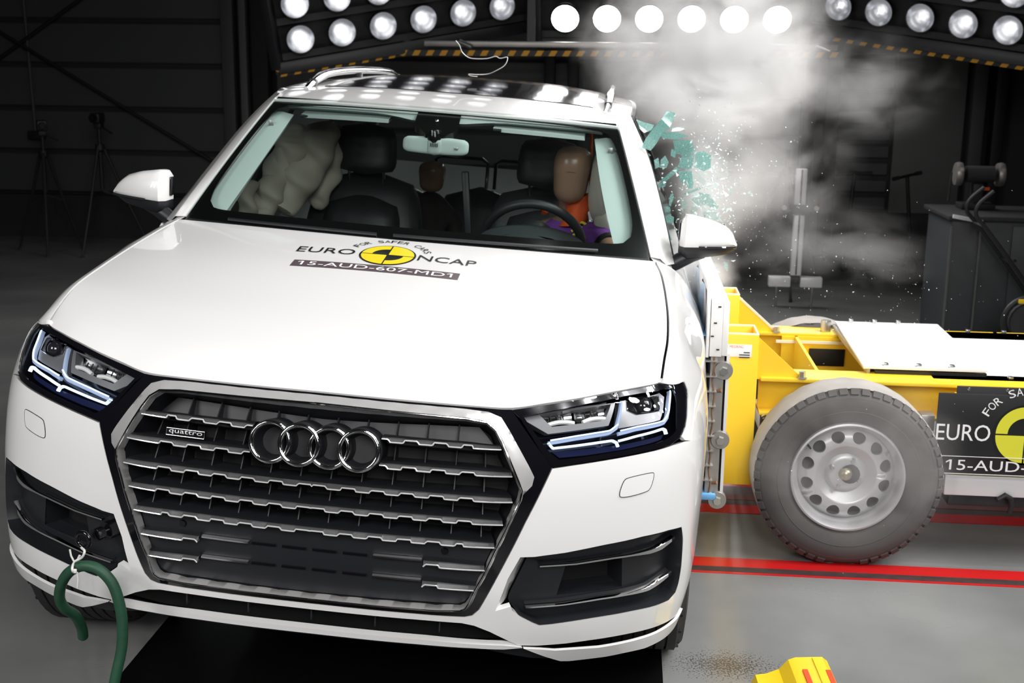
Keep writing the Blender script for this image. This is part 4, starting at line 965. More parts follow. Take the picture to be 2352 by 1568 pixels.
# body: pelvis, trunk, neck and arms in one skin
def skin_body(verts, edges, rad, name, m_, par):
    me = bpy.data.meshes.new(name); me.from_pydata([tuple(RB @ (Vector(p) - PIV) + PIV) for p in verts], edges, []); o = link(name, me, None, par)
    o.modifiers.new('s', 'SKIN'); me.skin_vertices  # noqa
    for i, r in enumerate(rad): me.skin_vertices[0].data[i].radius = (r, r) if not isinstance(r, tuple) else r
    me.skin_vertices[0].data[0].use_root = True
    sb = o.modifiers.new('d', 'SUBSURF'); sb.levels = 2; sb.render_levels = 2
    dg = bpy.context.evaluated_depsgraph_get(); dg.update(); m2 = bpy.data.meshes.new_from_object(o.evaluated_get(dg)); o.modifiers.clear(); o.data = m2; bpy.data.meshes.remove(me)
    m2.materials.clear(); m2.materials.append(m_); m2.shade_smooth(); return o
V = [(.40, 2.22, .72), (.43, 2.24, .90), (.47, 2.24, 1.06), (.49, 2.22, 1.16), (.485, 2.19, 1.30), (.63, 2.20, 1.085), (.665, 2.10, .99), (.66, 1.97, .95), (.31, 2.22, 1.06), (.27, 2.13, .93), (.30, 1.97, .88),
     (.33, 1.98, .72), (.32, 1.72, .74), (.32, 1.60, .56), (.49, 1.98, .72), (.50, 1.72, .74), (.50, 1.60, .56)]
Ed = [(0, 1), (1, 2), (2, 3), (3, 4), (2, 5), (5, 6), (6, 7), (2, 8), (8, 9), (9, 10), (0, 11), (11, 12), (12, 13), (0, 14), (14, 15), (15, 16)]
skin_body(V, Ed, [.13, .13, .12, .055, .05, .062, .048, .04, .062, .048, .04, .085, .065, .05, .085, .065, .05], 'body', M['vinyl'], dm)
add_obj(headmb(.486, 2.12, 1.343, .150, .20, .232, .03), 'head', M['vinyl'], dm)
hs = MB().tube([(.412, 2.13 - .10 * 0, 1.36)] + [(.486 + .0755 * math.cos(a), 2.12 + .1005 * math.sin(a), 1.362) for a in np.linspace(PI, 2 * PI, 18)], .0008, 5); add_obj(hs, 'head_seam', M['black_trim'], dm)
# orange neck shroud, with folds
rows = []
for k, (z, rx, ry) in enumerate(((1.262, .062, .058), (1.240, .072, .066), (1.222, .066, .064), (1.203, .074, .07), (1.185, .07, .068), (1.165, .085, .078), (1.150, .085, .08))):
    rows.append([(.530 + .006 * math.sin(3 * a + k) + rx * .68 * math.cos(a) - .012 * k * .3, 2.155 + ry * math.sin(a), z + .014 * math.cos(a)) for a in np.linspace(0, 2 * PI, 24, endpoint=False)])
add_obj(MB().grid(np.array(rows), wrap=True), 'neck_shroud', M['orange'], dm)
# shirt with one short sleeve in view
rows = []
for z, rx, ry, cx in ((.74, .155, .125, .42), (.90, .162, .13, .44), (1.02, .178, .128, .47), (1.085, .175, .115, .485), (1.125, .13, .10, .495), (1.155, .088, .085, .505)):
    rows.append([(cx + rx * math.cos(a), 2.205 + ry * math.sin(a), z) for a in np.linspace(0, 2 * PI, 30, endpoint=False)])
sh = add_obj(MB().grid(np.array(rows), wrap=True), 'shirt', M['shirt'], dm)
add_obj(MB().tube([(.56, 2.16, 1.09), (.60, 2.08, 1.11), (.635, 1.99, 1.115), (.652, 1.93, 1.105)], [.062, .064, .058, .052], 18), 'shirt_sleeve', M['shirt'], sh)
add_obj(MB().tube([(.650, 1.935, 1.106), (.657, 1.915, 1.100)], [.0535, .050], 18), 'sleeve_hem', M['black_trim'], sh)
add_obj(MB().tube([(.652, 1.93, 1.104), (.672, 1.86, 1.088), (.676, 1.835, 1.082)], [.042, .040, .025], 18), 'arm_stub', M['vinyl'], dm)
for k in range(3):
    add_obj(MB().tube([(.515 + .028 * k * .0 + x_, 2.088 - .004 * k, 1.152 - .020 * k + .012 * math.sin(x_ * 60)) for x_ in np.linspace(-.01, .05, 8)], .006, 6), 'yellow_stripe', M['yellow_tape'], sh)
add_obj(MB().tube([(.52, 2.082, 1.12), (.56, 2.075, 1.085), (.60, 2.08, 1.05)], .007, 6), 'black_seam', M['black_trim'], sh)
add_obj(MB().tube([(.535, 2.075, 1.075), (.575, 2.065, 1.03), (.60, 2.065, .99)], .010, 6), 'yellow_stripe', M['yellow_tape'], sh)
cd = tag(empty('crash_test_dummy', (0, 0, 0)), 'small brown child dummy on the rear bench, seen below the interior mirror', 'dummy')
add_obj(headmb(-.205, 3.02, 1.20, .125, .15, .15), 'head', M['vinyl'], cd)
skin_body([(-.21, 3.06, .74), (-.21, 3.10, .90), (-.21, 3.10, 1.02), (-.21, 3.06, 1.14), (-.33, 3.06, .99), (-.35, 2.97, .86), (-.09, 3.06, .99), (-.07, 2.97, .86)], [(0, 1), (1, 2), (2, 3), (2, 4), (4, 5), (2, 6), (6, 7)], [.10, .10, .09, .04, .045, .035, .045, .035], 'body', mat('child_suit', (.018, .012, .012), .8), cd)
# ------------------------------------------------------------------ green hose hanging from the tow eye
def body_pt(p): return tuple(RB @ (Vector(p) - PIV) + PIV)
def crsp_(P, n=12):
    P = np.array(P); f_ = _cr(np.arange(len(P)), P); return f_(np.linspace(0, len(P) - 1, (len(P) - 1) * n + 1))[0]
hp = [body_pt(p) for p in [(-0.611, 0.1, 0.218), (-0.606, 0.08, 0.255), (-0.61, 0.05, 0.303), (-0.621, 0.02, 0.333), (-0.627, 0.0, 0.37), (-0.612, -0.02, 0.42), (-0.584, -0.035, 0.462), (-0.545, -0.045, 0.486), (-0.504, -0.05, 0.484), (-0.469, -0.05, 0.45), (-0.45, -0.05, 0.394), (-0.443, -0.05, 0.335), (-0.444, -0.055, 0.276), (-0.455, -0.07, 0.195)]] + [(-0.485, -.09, .10), (-0.505, -.14, .03), (-0.545, -.30, .016)]
hs = tag(MB().tube(crsp(hp, 8), .0135, 14).obj('hose', M['hose'], None, 60), 'looped green rubber hose hanging from the tow eye of the white car', 'hose')
zt = empty('cable_tie', body_pt((-.59, -.05, .49))); tag(zt, 'thin white plastic tie holding the green hose to the tow eye', 'cable tie')
def wpart(mb, name, m_, par, ang=60):
    "mesh given in world coordinates under an Empty that is only translated"
    l = Vector(par.location); mb.v = [tuple(Vector(p) - l) for p in mb.v]; return mb.obj(name, m_, par, ang)
wpart(MB().tube([body_pt(p) for p in crsp([(-0.564, -0.012, 0.518), (-0.546, -0.035, 0.52), (-0.553, -0.035, 0.503), (-0.571, -0.035, 0.49), (-0.565, -0.062, 0.487), (-0.563, -0.062, 0.476), (-0.569, -0.03, 0.462), (-0.574, -0.02, 0.477), (-0.565, -0.02, 0.501)], 6)], .0032, 8), 'loop', M['nylon'], zt)
wpart(MB().tube([body_pt(p) for p in [(-0.561, -0.06, 0.501), (-0.569, -0.06, 0.516), (-0.572, -0.06, 0.532)]], .0024, 6), 'tail', M['nylon'], zt)
wpart(MB().tube([body_pt(p) for p in [(-0.553, -0.062, 0.476), (-0.55, -0.062, 0.458), (-0.552, -0.062, 0.434)]], .0024, 6), 'tail', M['nylon'], zt)
wpart(MB().box(body_pt((-0.557, -0.064, 0.479)), (.008, .006, .011), .002), 'buckle', M['nylon'], zt)
# ------------------------------------------------------------------ barrier trolley
tr = tag(empty('barrier_trolley', (1.6, 2.1, 0)), 'yellow wheeled crash barrier trolley rammed into the side of the white car', 'trolley')
TL = Vector(tr.location)
def tp(mb, name, m_, par=tr, ang=38): mb.v = [tuple(Vector(p) - TL) for p in mb.v]; return mb.obj(name, m_, par, ang)
Y1, Y2 = 1.70, 2.50                       # near and far frame rails
# deformable face: blue honeycomb behind a crumpled blue cover
rows = []
rr = np.random.default_rng(4)
for i, z in enumerate(np.linspace(.30, .86, 15)):
    rows.append([(1.010 + (.028 * rr.random()) + .018 * math.sin(9 * z + 3 * y), y, z) for y in np.linspace(1.28, 2.95, 40)])
rows = [[(1.058, y, z0) for (_, y, z0) in rows[0]]] + rows + [[(1.058, y, z0) for (_, y, z0) in rows[-1]]]
tp(MB().grid(np.array(rows)), 'honeycomb_block', M['blue_alu'], ang=25)
tp(MB().box((1.046, 2.1, .30), (.10, 1.66, .022), .003), 'honeycomb_flange', M['blue_alu'])
for k in range(9): tp(MB().box((1.062, 1.29, .36 + k * .052), (.04, .05, .003)), 'cell_wall', M['steel'])
tp(MB().tube([(1.072 + .003 * math.sin(z * 60) + .003 * math.sin(z * 23), 1.285, z) for z in np.linspace(.30, .79, 60)], .003, 5), 'torn_sheet', M['rust'])
# crushed silver-blue cover sheet above the block
tp(MB().grid(np.array([[(1.03 + .03 * rr.random(), y, z) for z in (.84, .93, 1.0)] for y in np.linspace(1.35, 2.9, 16)])), 'cover_sheet', mat('pale_blue_foil', (.52, .66, .86), .4, .3), ang=20)
tp(MB().box((1.082, 2.1, .545), (.045, 1.62, .50)), 'mounting_plate', M['steel'])
tp(MB().box((1.117, 2.1, .53), (.010, 1.62, .54)), 'packing_plate', M['white_plate'])
for x, w_, z0, z1 in ((1.046, .010, .786, 1.02), (1.073, .040, .79, .988), (1.103, .020, .793, .976)):
    tp(MB().box((x, 2.1, (z0 + z1) / 2), (w_, 1.64, z1 - z0), .002), 'wooden_block', M['white_plate'])
for z, x in ((.96, 1.08), (.905, 1.068), (.86, 1.06), (.815, 1.08)): tp(MB().box((x, 1.278, z), (.010, .004, .004)), 'staple', M['black_paint'])
for z in (.742, .50, .285):
    w_ = tp(MB().lathe([(.012, .004), (.030, .004), (.032, 0), (.032, -.02)], (1.103, 1.285, z), (0, -1, 0), 24), 'washer', M['steel'])
    tp(MB().lathe([(0, .016), (.014, .016), (.016, .004), (.016, 0)], (1.103, 1.283, z), (0, -1, 0), 6), 'bolt_head', M['zinc'], w_)
for z in (.67, .345): tp(MB().cyl((1.075, 1.30, z - .004), (1.10, 1.285, z + .004), .007, n=8), 'stud', M['rust'])
# uprights (open square tubes) with their gussets
for yc, top, bot in ((Y1, .792, .222), (Y2, .792, .222)):
    x0, x1, y0, y1 = 1.124, 1.255, yc - .06, yc + .10; th = .008; b = MB()
    b.box(((x0 + x1) / 2, y0 + th / 2, (top + bot) / 2), (x1 - x0, th, top - bot), .003); b.box(((x0 + x1) / 2, y1 - th / 2, (top + bot) / 2), (x1 - x0, th, top - bot), .003)
    b.box((x0 + th / 2, yc + .02, (top + bot) / 2), (th, y1 - y0 - .001, top - bot), .002); b.box((x1 - th / 2, yc + .02, (top + bot) / 2), (th, y1 - y0 - .001, top - bot), .002)
    up = tp(b, 'upright', M['yellow'])
    e = MB(); e.tube([(x0 + .004, y0 + .004, top), (x1 - .004, y0 + .004, top), (x1 - .004, y1 - .004, top), (x0 + .004, y1 - .004, top)], .0055, 8, closed=True); tp(e, 'worn_rim', M['yellow_edge'])
    tp(MB().prism([(x1, .778), (x1 + .165, .632), (x1 + .165, .622), (x1, .622)], yc - .035, yc - .022, 1), 'gusset', M['yellow'])
    tp(MB().prism([(x1, .782), (x1 + .168, .634), (x1 + .160, .630), (x1, .770)], yc - .036, yc - .021, 1), 'gusset_edge', M['yellow_edge']) if yc == Y2 else None
    tp(MB().box((1.82, yc + .02, .626), (1.10, .15, .014), .002), 'rail_flange', M['yellow'])
    tp(MB().box((2.42, yc + .02, .56), (2.30, .012, .12)), 'rail_web', M['yellow']); tp(MB().box((2.42, yc + .02, .498), (2.30, .15, .012), .002), 'rail_flange', M['yellow'])
    for x in (1.418,): tp(MB().lathe([(0, .026), (.013, .026), (.013, .004), (.020, .003), (.020, 0)], (x, yc - .045, .633), (0, 0, 1), 6), 'bolt_head', M['zinc'])
    tp(MB().box((3.1, yc + .02, .626), (1.5, .15, .014), .002), 'rail_flange', M['yellow'])
tp(MB().box((1.50, 2.1, .555), (.012, .9, .13)), 'cross_beam', M['yellow']); tp(MB().box((1.53, 2.1, .49), (.07, .9, .012)), 'cross_beam', M['yellow'])
ip = tp(MB().box((1.62, 2.44, .545), (.36, .012, .15)), 'inner_panel', M['yellow']); tp(MB().box((1.63, 2.43, .535), (.15, .004, .075), .008), 'inner_opening', M['dark_void'], ip)
tp(MB().box((1.575, 2.425, .60), (.32, .006, .012)), 'weld_strip', M['yellow_edge'], ip)
tp(MB().lathe([(0, .05), (.02, .05), (.022, .04), (.022, 0)], (1.63, 2.50, .633), (0, 0, 1), 12), 'cap_bolt', M['zinc'])
tp(MB().cyl((1.30, 1.78, .44), (1.42, 1.78, .50), .012), 'tie_rod', M['zinc']); tp(MB().box((1.36, 1.9, .42), (.14, .2, .08), .01), 'axle_housing', M['steel'])
# decks of aluminium plate
def plate(x0, x1, cut, y0, y1, z, name='deck_plate'):
    b = MB(); b.prism([(x0, y0), (x1 + cut, y0), (x1 - .0, y1), (x0 + .03, y1)], z, z + .008, 2); return tp(b, name, M['alu_plate'])
P1 = plate(1.655, 2.12, -.02, 1.76, 2.60, .652); P2 = plate(1.90, 4.2, 0, 1.72, 2.58, .625)
for k in range(3):
    tp(MB().box((1.75 + .10 * k, 2.585, .667), (.018, .018, .014), .002), 'clip', M['zinc'], P1); tp(MB().box((1.74 + .12 * k, 1.79, .664), (.018, .022, .012), .002), 'clip', M['zinc'], P1)
for k in range(7): tp(MB().box((2.24 + .075 * k * 2, 2.565, .640), (.018, .018, .014), .002), 'clip', M['zinc'], P2); tp(MB().box((2.18 + .25 * k, 1.75, .637), (.018, .022, .012), .002), 'clip', M['zinc'], P2)
tp(MB().box((1.90, 1.775, .640), (.40, .02, .012)), 'deck_edge', M['black_trim']); tp(MB().box((1.90, 1.765, .618), (.44, .03, .024), .004), 'deck_edge', M['alu_plate'])
tp(MB().box((1.675, 2.17, .640), (.012, .80, .018)), 'deck_edge', M['steel'])
# outer side beam, carrier of the sign, lower rail
tp(MB().box((3.05, 1.60, .555), (2.2, .05, .11), .004), 'side_beam', M['yellow']); tp(MB().box((3.05, 1.56, .352), (2.2, .03, .05), .003), 'side_beam', M['yellow'])
tp(MB().box((3.05, 1.565, .288), (2.25, .05, .075), .004), 'bottom_rail', M['alu_plate']); tp(MB().box((1.86, 1.62, .50), (.05, .06, .06), .005), 'bracket', M['steel'])
tp(MB().box((2.95, 1.62, .222), (2.0, .10, .04), .004), 'skid_rail', M['black_trim'])
tp(MB().tube([(2.11, 1.53, .245), (2.135, 1.53, .262), (2.155, 1.53, .250), (2.16, 1.53, .225), (2.155, 1.53, .195)], [.008, .010, .010, .009, .008], 8), 'hook', M['black_paint'])
# sign board hung on the side
SX, SY, SZ = 2.172, 1.50, .494
sg_ = tp(MB().box((2.45, SY + .006, .500), (1.165, .006, .272), .002), 'sign_board', M['sign_black']); tp(MB().box((2.50, SY + .016, .505), (1.14, .006, .31), .002), 'sign_backing', M['black_trim'], sg_)
for x in (1.97, 2.10): tp(MB().lathe([(0, .003), (.005, .002), (.006, 0)], (x, SY + .013, .650), (0, -1, 0), 10), 'rivet', M['zinc'], sg_)
def sfn(x, y, k=0):
    x = np.asarray(x, float); y = np.asarray(y, float)
    return np.stack([SX + x, np.full_like(x, SY + .0025 - .0012 * (k + 1)), SZ + y], -1) - np.array(TL)
sm = empty('sign_print', (0, 0, 0), (0, 0, 0), tr)
emblem(sm, sfn, .212, (('EURO', -1.43, -.56), ('NCAP', .56, 1.46)), M['sign_yellow'], M['white_letter'], (-1.33, 1.50, -.70, -.40), M['sign_strip'], '15-AUD-607-MD1', 0)
for z in (-.70, -.40): tp(MB().box((SX + .085 * .212, SY - .001, SZ + z * .212), (2.83 * .212, .001, .0022)), 'strip_line', M['white_letter'], sm)
# maker's plate on the near upright
lp = tp(MB().box((1.188, Y1 - .0615, .732), (.085, .002, .046), .001), 'type_plate', M['white_letter'])
def lfn(x, y): x = np.asarray(x, float); return np.stack([1.188 + x, np.full_like(x, Y1 - .0632), .732 + np.asarray(y, float)], -1) - np.array(TL)
P_, F_ = text_mesh('MESSRING', -.037, .012, .010, .020, lfn); MB().add(P_, F_).obj('lettering', M['red_letter'], lp, 0, False)
for k, (x0, x1) in enumerate(((.014, .036), (-.002, .036), (-.002, .036))): tp(MB().box((1.188 + (x0 + x1) / 2, Y1 - .0630, .730 - .009 * k - .004), (x1 - x0, .001, .0035)), 'text_bar', M['black_letter'], lp)
# wheels
TR_, TW = .347, .215; WK = .945
def trolley_wheel(cx, cy, sg):
    def tp(mb, name, m_, par=tr, ang=38):      # drawn at a 347 mm radius, brought to the true size about the contact point
        mb.v = [(cx + (p[0] - cx) * WK - TL.x, cy + (p[1] - cy) * WK - TL.y, p[2] * WK) for p in mb.v]; return mb.obj(name, m_, par, ang)
    c = Vector((cx, cy, TR_ - .002)); ax = Vector((0, sg, 0))
    b = MB(); pr = [(.205, .06), (.225, .085), (.255, .104), (.29, .108), (.318, .100), (.333, .086), (.345, .070), (.347, .03), (.347, -.03), (.345, -.070), (.333, -.086), (.29, -.108), (.225, -.085), (.205, -.06)]
    b.lathe(pr, c, ax, 72)
    def flat(p):
        x_, y_, z_ = p
        if z_ < .012:
            y_ += sg * 0; return (x_ + math.copysign(.012, x_ - cx) * (1 if abs(x_ - cx) > .02 else 0), y_, .002 + z_ * .0)
        return p
    b.v = [flat(p) for p in b.v]
    w_ = tp(b, 'wheel', M['rubber_dusty'], ang=50)
    # crown of the tread with a wavy shoulder
    n = 110; rows = []
    for k in range(n + 1):
        a = 2 * PI * k / n; wob = .006 * math.sin(a * 28)
        rows.append([(cx + r * math.cos(a), cy + sg * h, c.z + r * math.sin(a)) for r, h in ((.3445, .078 + wob), (.3495, .066 + wob), (.3505, .02), (.3505, -.02), (.3495, -.066 - wob), (.3445, -.078 - wob))])
    t_ = MB().grid(np.array(rows)); t_.v = [(x_, y_, max(z_, .002)) for x_, y_, z_ in t_.v]; tp(t_, 'tread_crown', M['tread_dusty'], w_, 60)
    for k in range(52):
        a = 2 * PI * k / 52
        if c.z + .33 * math.sin(a) < .02: continue
        d = Vector((math.cos(a), 0, math.sin(a))); t = Vector((-math.sin(a), 0, math.cos(a))); p = c + d * .3345 + ax * .0875
        q = Matrix((t, ax, d)).transposed().to_3x3(); qt = q @ Matrix.Rotation(-sg * .0, 3, 'X')
        tp(MB().box(p, (.030, .010, .026), .002, qt @ Matrix.Rotation(.62, 3, 'X')), 'tread_block', M['rubber_dusty'], w_, 0)
    for r0 in (.262, .312): tp(MB().tube([c + Vector((math.cos(a) * r0, 0, math.sin(a) * r0)) + ax * (.1045 if r0 < .3 else .1005) for a in np.linspace(0, 2 * PI, 64, endpoint=False)], .0018, 5, closed=True), 'sidewall_ring', M['rubber_dusty'], w_)
    # pressed steel rim: ring, disc with twelve openings, hub
    rm_ = tp(MB().lathe([(.205, .058), (.213, .070), (.210, .082), (.203, .084), (.197, .074), (.190, .050), (.186, .040), (.180, .030), (.176, -.02), (.18, -.08)], c, ax, 60), 'rim', M['alloy'], w_, 40)
    def disc(u, v):      # u angle, v radius
        u = np.asarray(u, float); v = np.asarray(v, float); h = np.interp(v, [0, .04, .065, .075, .095, .115, .150, .168, .180], [.032, .032, .030, .020, .034, .048, .043, .030, .018])
        return np.stack([c.x + v * np.cos(u), c.y + sg * h, c.z + v * np.sin(u)], -1)
    Rr = np.array([.022, .034, .040, .055, .062, .068, .076, .086, .098, .109, .115]); A = np.linspace(0, 2 * PI, 73)
    dm_ = MB(); dm_.grid(np.stack([disc(A, np.full(73, r)) for r in Rr], 0))
    def xy(x_, y_): return disc(np.arctan2(y_, x_), np.hypot(x_, y_))
    for k in range(12):
        a0, a1 = 2 * PI * k / 12, 2 * PI * (k + 1) / 12; am = (a0 + a1) / 2
        outer = [(.115 * math.cos(a), .115 * math.sin(a)) for a in np.linspace(a0, a1, 7)] + [(.179 * math.cos(a), .179 * math.sin(a)) for a in np.linspace(a1, a0, 7)]
        hole = []
        for q in np.linspace(0, 2 * PI, 18, endpoint=False):
            rr_ = .147 + .0215 * math.sin(q); ww = .0245 * math.cos(q) * (1.0 + .18 * math.sin(q)); hole.append((rr_ * math.cos(am) - ww * math.sin(am), rr_ * math.sin(am) + ww * math.cos(am)))
        panel(xy, outer if sg < 0 else outer, [hole], th=0, sp=.02, bsp=.012, mb=dm_)
        H = disc(np.arctan2([h[1] for h in hole], [h[0] for h in hole]), np.hypot([h[0] for h in hole], [h[1] for h in hole]))
        dm_.grid(np.stack([H, H - np.array([0, sg * .014, 0])], 0), wrap=True)
    tp(dm_, 'rim_disc', M['alloy'], rm_, 50)
    tp(MB().lathe([(0, -.03), (.178, -.03)], c, ax, 40), 'drum', mat('drum_grey', (.10, .10, .10), .6) if 'drum_grey' not in bpy.data.materials else bpy.data.materials['drum_grey'], rm_)
    tp(MB().lathe([(0, .058), (.012, .056), (.021, .048), (.026, .034), (.028, .028)], c, ax, 28), 'hub_cap', mat('brass_cap', (.50, .44, .33), .35, .9) if 'brass_cap' not in bpy.data.materials else bpy.data.materials['brass_cap'], rm_, 60)
    for k in range(4):
        a = PI / 4 + .35 + k * PI / 2; p = c + Vector((math.cos(a) * .056, 0, math.sin(a) * .056)) + ax * .030
        tp(MB().lathe([(0, .014), (.008, .014), (.009, .010), (.0095, 0), (.013, 0), (.013, -.004)], p, ax, 6), 'wheel_bolt', M['zinc'], rm_)
    p = c + Vector((math.cos(2.5) * .186, 0, math.sin(2.5) * .186)) + ax * .045; tp(MB().cyl(p, p + ax * .03 + Vector((.006, 0, -.004)), .004, n=8), 'valve', M['black_trim'], rm_)
    return w_
trolley_wheel(1.570, 1.535, -1); trolley_wheel(1.600, 2.66, 1); trolley_wheel(4.3, 1.535, -1); trolley_wheel(4.3, 2.66, 1)
tp(MB().cyl((1.585, 1.5, .326), (1.585, 2.6, .326), .035), 'axle', M['black_trim']); tp(MB().cyl((4.3, 1.5, .326), (4.3, 2.6, .326), .035), 'axle', M['black_trim'])
# ------------------------------------------------------------------ lamp banks
def lamp_template(lit):
    r = .104
    b = MB(); b.lathe([(r * .70, -.11), (r * .95, -.06), (r * 1.06, 0), (r * 1.06, .012), (r * 1.0, .012), (r * 1.0, 0)], (0, 0, 0), (0, 0, 1), 24)
    me = [('lamp', b.mesh(40), M['black_paint'])]
    if lit: me.append(('lamp_lens', MB().lathe([(0, .012), (r * .55, .009), (r * 1.0, .002)], (0, 0, 0), (0, 0, 1), 24).mesh(60), M['lamp_lit']))
    else:
        me.append(('lamp_bowl', MB().lathe([(r * .99, .002), (r * .8, -.035), (r * .52, -.066), (r * .22, -.082), (0, -.085)], (0, 0, 0), (0, 0, 1), 24).mesh(60), M['lamp_bowl']))
        me.append(('lamp_bulb', MB().lathe([(0, -.028), (.013, -.033), (.019, -.046), (.013, -.06), (0, -.066)], (0, .0, 0), (0, 0, 1), 12).mesh(60), M['lamp_bulb']))
    for n, m, mt in me: m.materials.append(mt)
    return me
T_LIT, T_OFF = lamp_template(True), lamp_template(False)
def stripes(parent, a, b, up, wd, pitch, name='hazard_tape'):
    "black and yellow warning tape from a to b"
    a = Vector(a); b = Vector(b); up = Vector(up).normalized(); d = (b - a); L = d.length; d.normalize(); n = d.cross(up)
    if n.y > 0: n = -n
    t = MB().add([a - up * wd / 2, b - up * wd / 2, b + up * wd / 2, a + up * wd / 2, a - up * wd / 2 - n * .012, b - up * wd / 2 - n * .012, b + up * wd / 2 - n * .012, a + up * wd / 2 - n * .012], [(0, 1, 2, 3), (7, 6, 5, 4), (0, 4, 5, 1), (1, 5, 6, 2), (2, 6, 7, 3), (3, 7, 4, 0)]).obj(name, M['black_paint'], parent, 0)
    k = 0
    while (k + .62) * pitch < L:
        p = a + d * (k * pitch + pitch * .05) + n * .002; w2 = pitch * .46; s = pitch * .22
        MB().add([p - up * wd * .48, p + d * w2 - up * wd * .48, p + d * (w2 + s) + up * wd * .48, p + d * s + up * wd * .48], [(0, 1, 2, 3)]).obj('tape_stripe', M['hazard_yellow'], t, 0); k += 1
def bank(name, label, A, B, ncol, nrow, pitch_up, lit, tilt, inset, extra):
    A = Vector(A); B = Vector(B); u = (B - A).normalized(); n = Vector((0, -1, -tilt)); n = (n - u * n.dot(u)).normalized(); v = n.cross(u); v = v if v.z > 0 else -v
    n = u.cross(v); n = n if n.y < 0 else -n
    o = tag(empty(name, A), label, 'lamp bank', 'lamp banks over the test area'); loc = lambda p: Vector(p) - A
    W_ = (B - A).length; e0, e1, eb = extra; H = pitch_up * nrow + .2
    P = [A - u * e0 - v * eb - n * .12, B + u * e1 - v * eb - n * .12, B + u * e1 + v * H - n * .12, A - u * e0 + v * H - n * .12]; Q = [p - n * .05 for p in P]
    MB().add([loc(p) for p in P + Q], [(0, 1, 2, 3), (7, 6, 5, 4), (0, 4, 5, 1), (1, 5, 6, 2), (2, 6, 7, 3), (3, 7, 4, 0)]).obj('back_board', M['black_paint'], o, 0)
    for k in range(nrow + 1):
        z = -pitch_up / 2 + k * pitch_up; p = A - u * e0 * .9 + v * z - n * .07; q = B + u * e1 * .9 + v * z - n * .07; MB().bar(loc(p), loc(q), .03, .05).obj('cross_rail', M['black_paint'], o)
    for p, q in ((P[0], P[1]), (P[3], P[2]), (P[0], P[3]), (P[1], P[2])): MB().bar(loc(p + n * .09), loc(q + n * .09), .07, .09, .008).obj('frame_bar', M['black_trim'], o)
    rot = Matrix((u, v, n)).transposed().to_4x4()
    aim = (Vector((.6, 1.2, .8)) - A).normalized()
    for i in range(ncol):
        for j in range(nrow):
            p = A + u * (W_ * i / (ncol - 1)) + v * (j * pitch_up)
            ch = T_LIT if lit else T_OFF; par = None
            for nm, me, mt in ch:
                q = bpy.data.objects.new(nm, me); COL.objects.link(q)
                if par is None: q.parent = o; q.matrix_local = Matrix.Translation(loc(p)) @ rot; par = q
                else: q.parent = par
    return o, u, v, n
bc, u, v, n = bank('lamp_bank', 'straight middle lamp bank with glaring white lamps behind the smoke', (.255, 7.0, 2.085), (1.859, 7.0, 2.090), 6, 10, .30, True, .38, 0, (.22, .22, .21))
A0 = Vector(bc.location); L_ = lambda p: Vector(p) - A0
stripes(bc, L_((-1.02, 6.85, 1.812)), L_((2.34, 6.85, 1.834)), (0, 0, 1), .042, .105)
MB().box(L_((.66, 6.93, 1.885)), (3.3, .05, .045), .006).obj('front_rail', M['steel'], bc)
MB().bar(L_((.0, 6.95, 1.86)), L_((.0, 6.95, 2.6)), .06, .06).obj('frame_bar', M['black_trim'], bc)
for x in (-.55, 2.15): MB().cyl(L_((x, 6.90, 1.90)), L_((x + .10, 6.88, 1.86)), .02).obj('hinge_pin', M['zinc'], bc)
bl, u, v, n = bank('lamp_bank', 'tilted lamp bank above the roof, on the side of the dark wall', (-1.690, 6.5, 1.899), (-.243, 7.1, 2.173), 6, 7, .262, False, .30, 0, (.20, .30, .20))
A0 = Vector(bl.location)
p = A0 - u * .20 - v * .235; stripes(bl, L_(p), L_(p + u * 1.02), v, .042, .105); stripes(bl, L_(p), L_(p + v * 1.6), -u, .042, .105)
br, u, v, n = bank('lamp_bank', 'tilted lamp bank beyond the smoke, above the workbench side', (2.324, 7.1, 2.193), (3.415, 6.5, 2.014), 5, 7, .262, False, .30, 0, (.30, .55, .20))
A0 = Vector(br.location); p = A0 - u * .02 - v * .245; stripes(br, L_(p), L_(p + u * 1.9), v, .042, .105)
# ------------------------------------------------------------------ things standing in the dark of the hall
def tripod(x, y, h, spread, label, m_, head=True, rz=0.0):
    o = tag(empty('tripod', (x, y, 0), (0, 0, rz)), label, 'tripod', 'camera tripods in the hall')
    MB().cyl((0, 0, h * .52), (0, 0, h), .018, n=10).obj('centre_column', m_, o)
    MB().lathe([(.0, .02), (.04, .02), (.045, -.03), (.02, -.05)], (0, 0, h * .86), (0, 0, 1), 12).obj('collar', m_, o)
    for k in range(3):
        a = k * 2 * PI / 3 + .4; q = (math.cos(a) * spread, math.sin(a) * spread, .012); l = MB(); l.tube([(math.cos(a) * .03, math.sin(a) * .03, h * .86), (q[0] * .55, q[1] * .55, h * .40), q], [.016, .013, .010], 8); lo = l.obj('leg', m_, o)
        MB().lathe([(0, 0), (.015, 0), (.012, .03)], (q[0], q[1], 0), (0, 0, 1), 8).obj('rubber_foot', M['rubber'], lo)
        MB().bar((0, 0, h * .5), (q[0] * .5, q[1] * .5, h * .44), .012, .008).obj('brace', m_, o)
    if head:
        MB().box((0, 0, h + .03), (.07, .09, .05), .01).obj('pan_head', m_, o); MB().cyl((.02, .02, h + .02), (.13, -.02, h - .04), .008, n=8).obj('pan_handle', m_, o)
        c = MB().box((0, -.02, h + .10), (.09, .14, .09), .012); c.obj('camera_body', M['black_trim'], o); MB().lathe([(.0, .06), (.026, .06), (.032, .05), (.032, 0)], (0, -.09, h + .10), (0, -1, 0), 14).obj('camera_lens', M['black_gloss'], o)
    return o
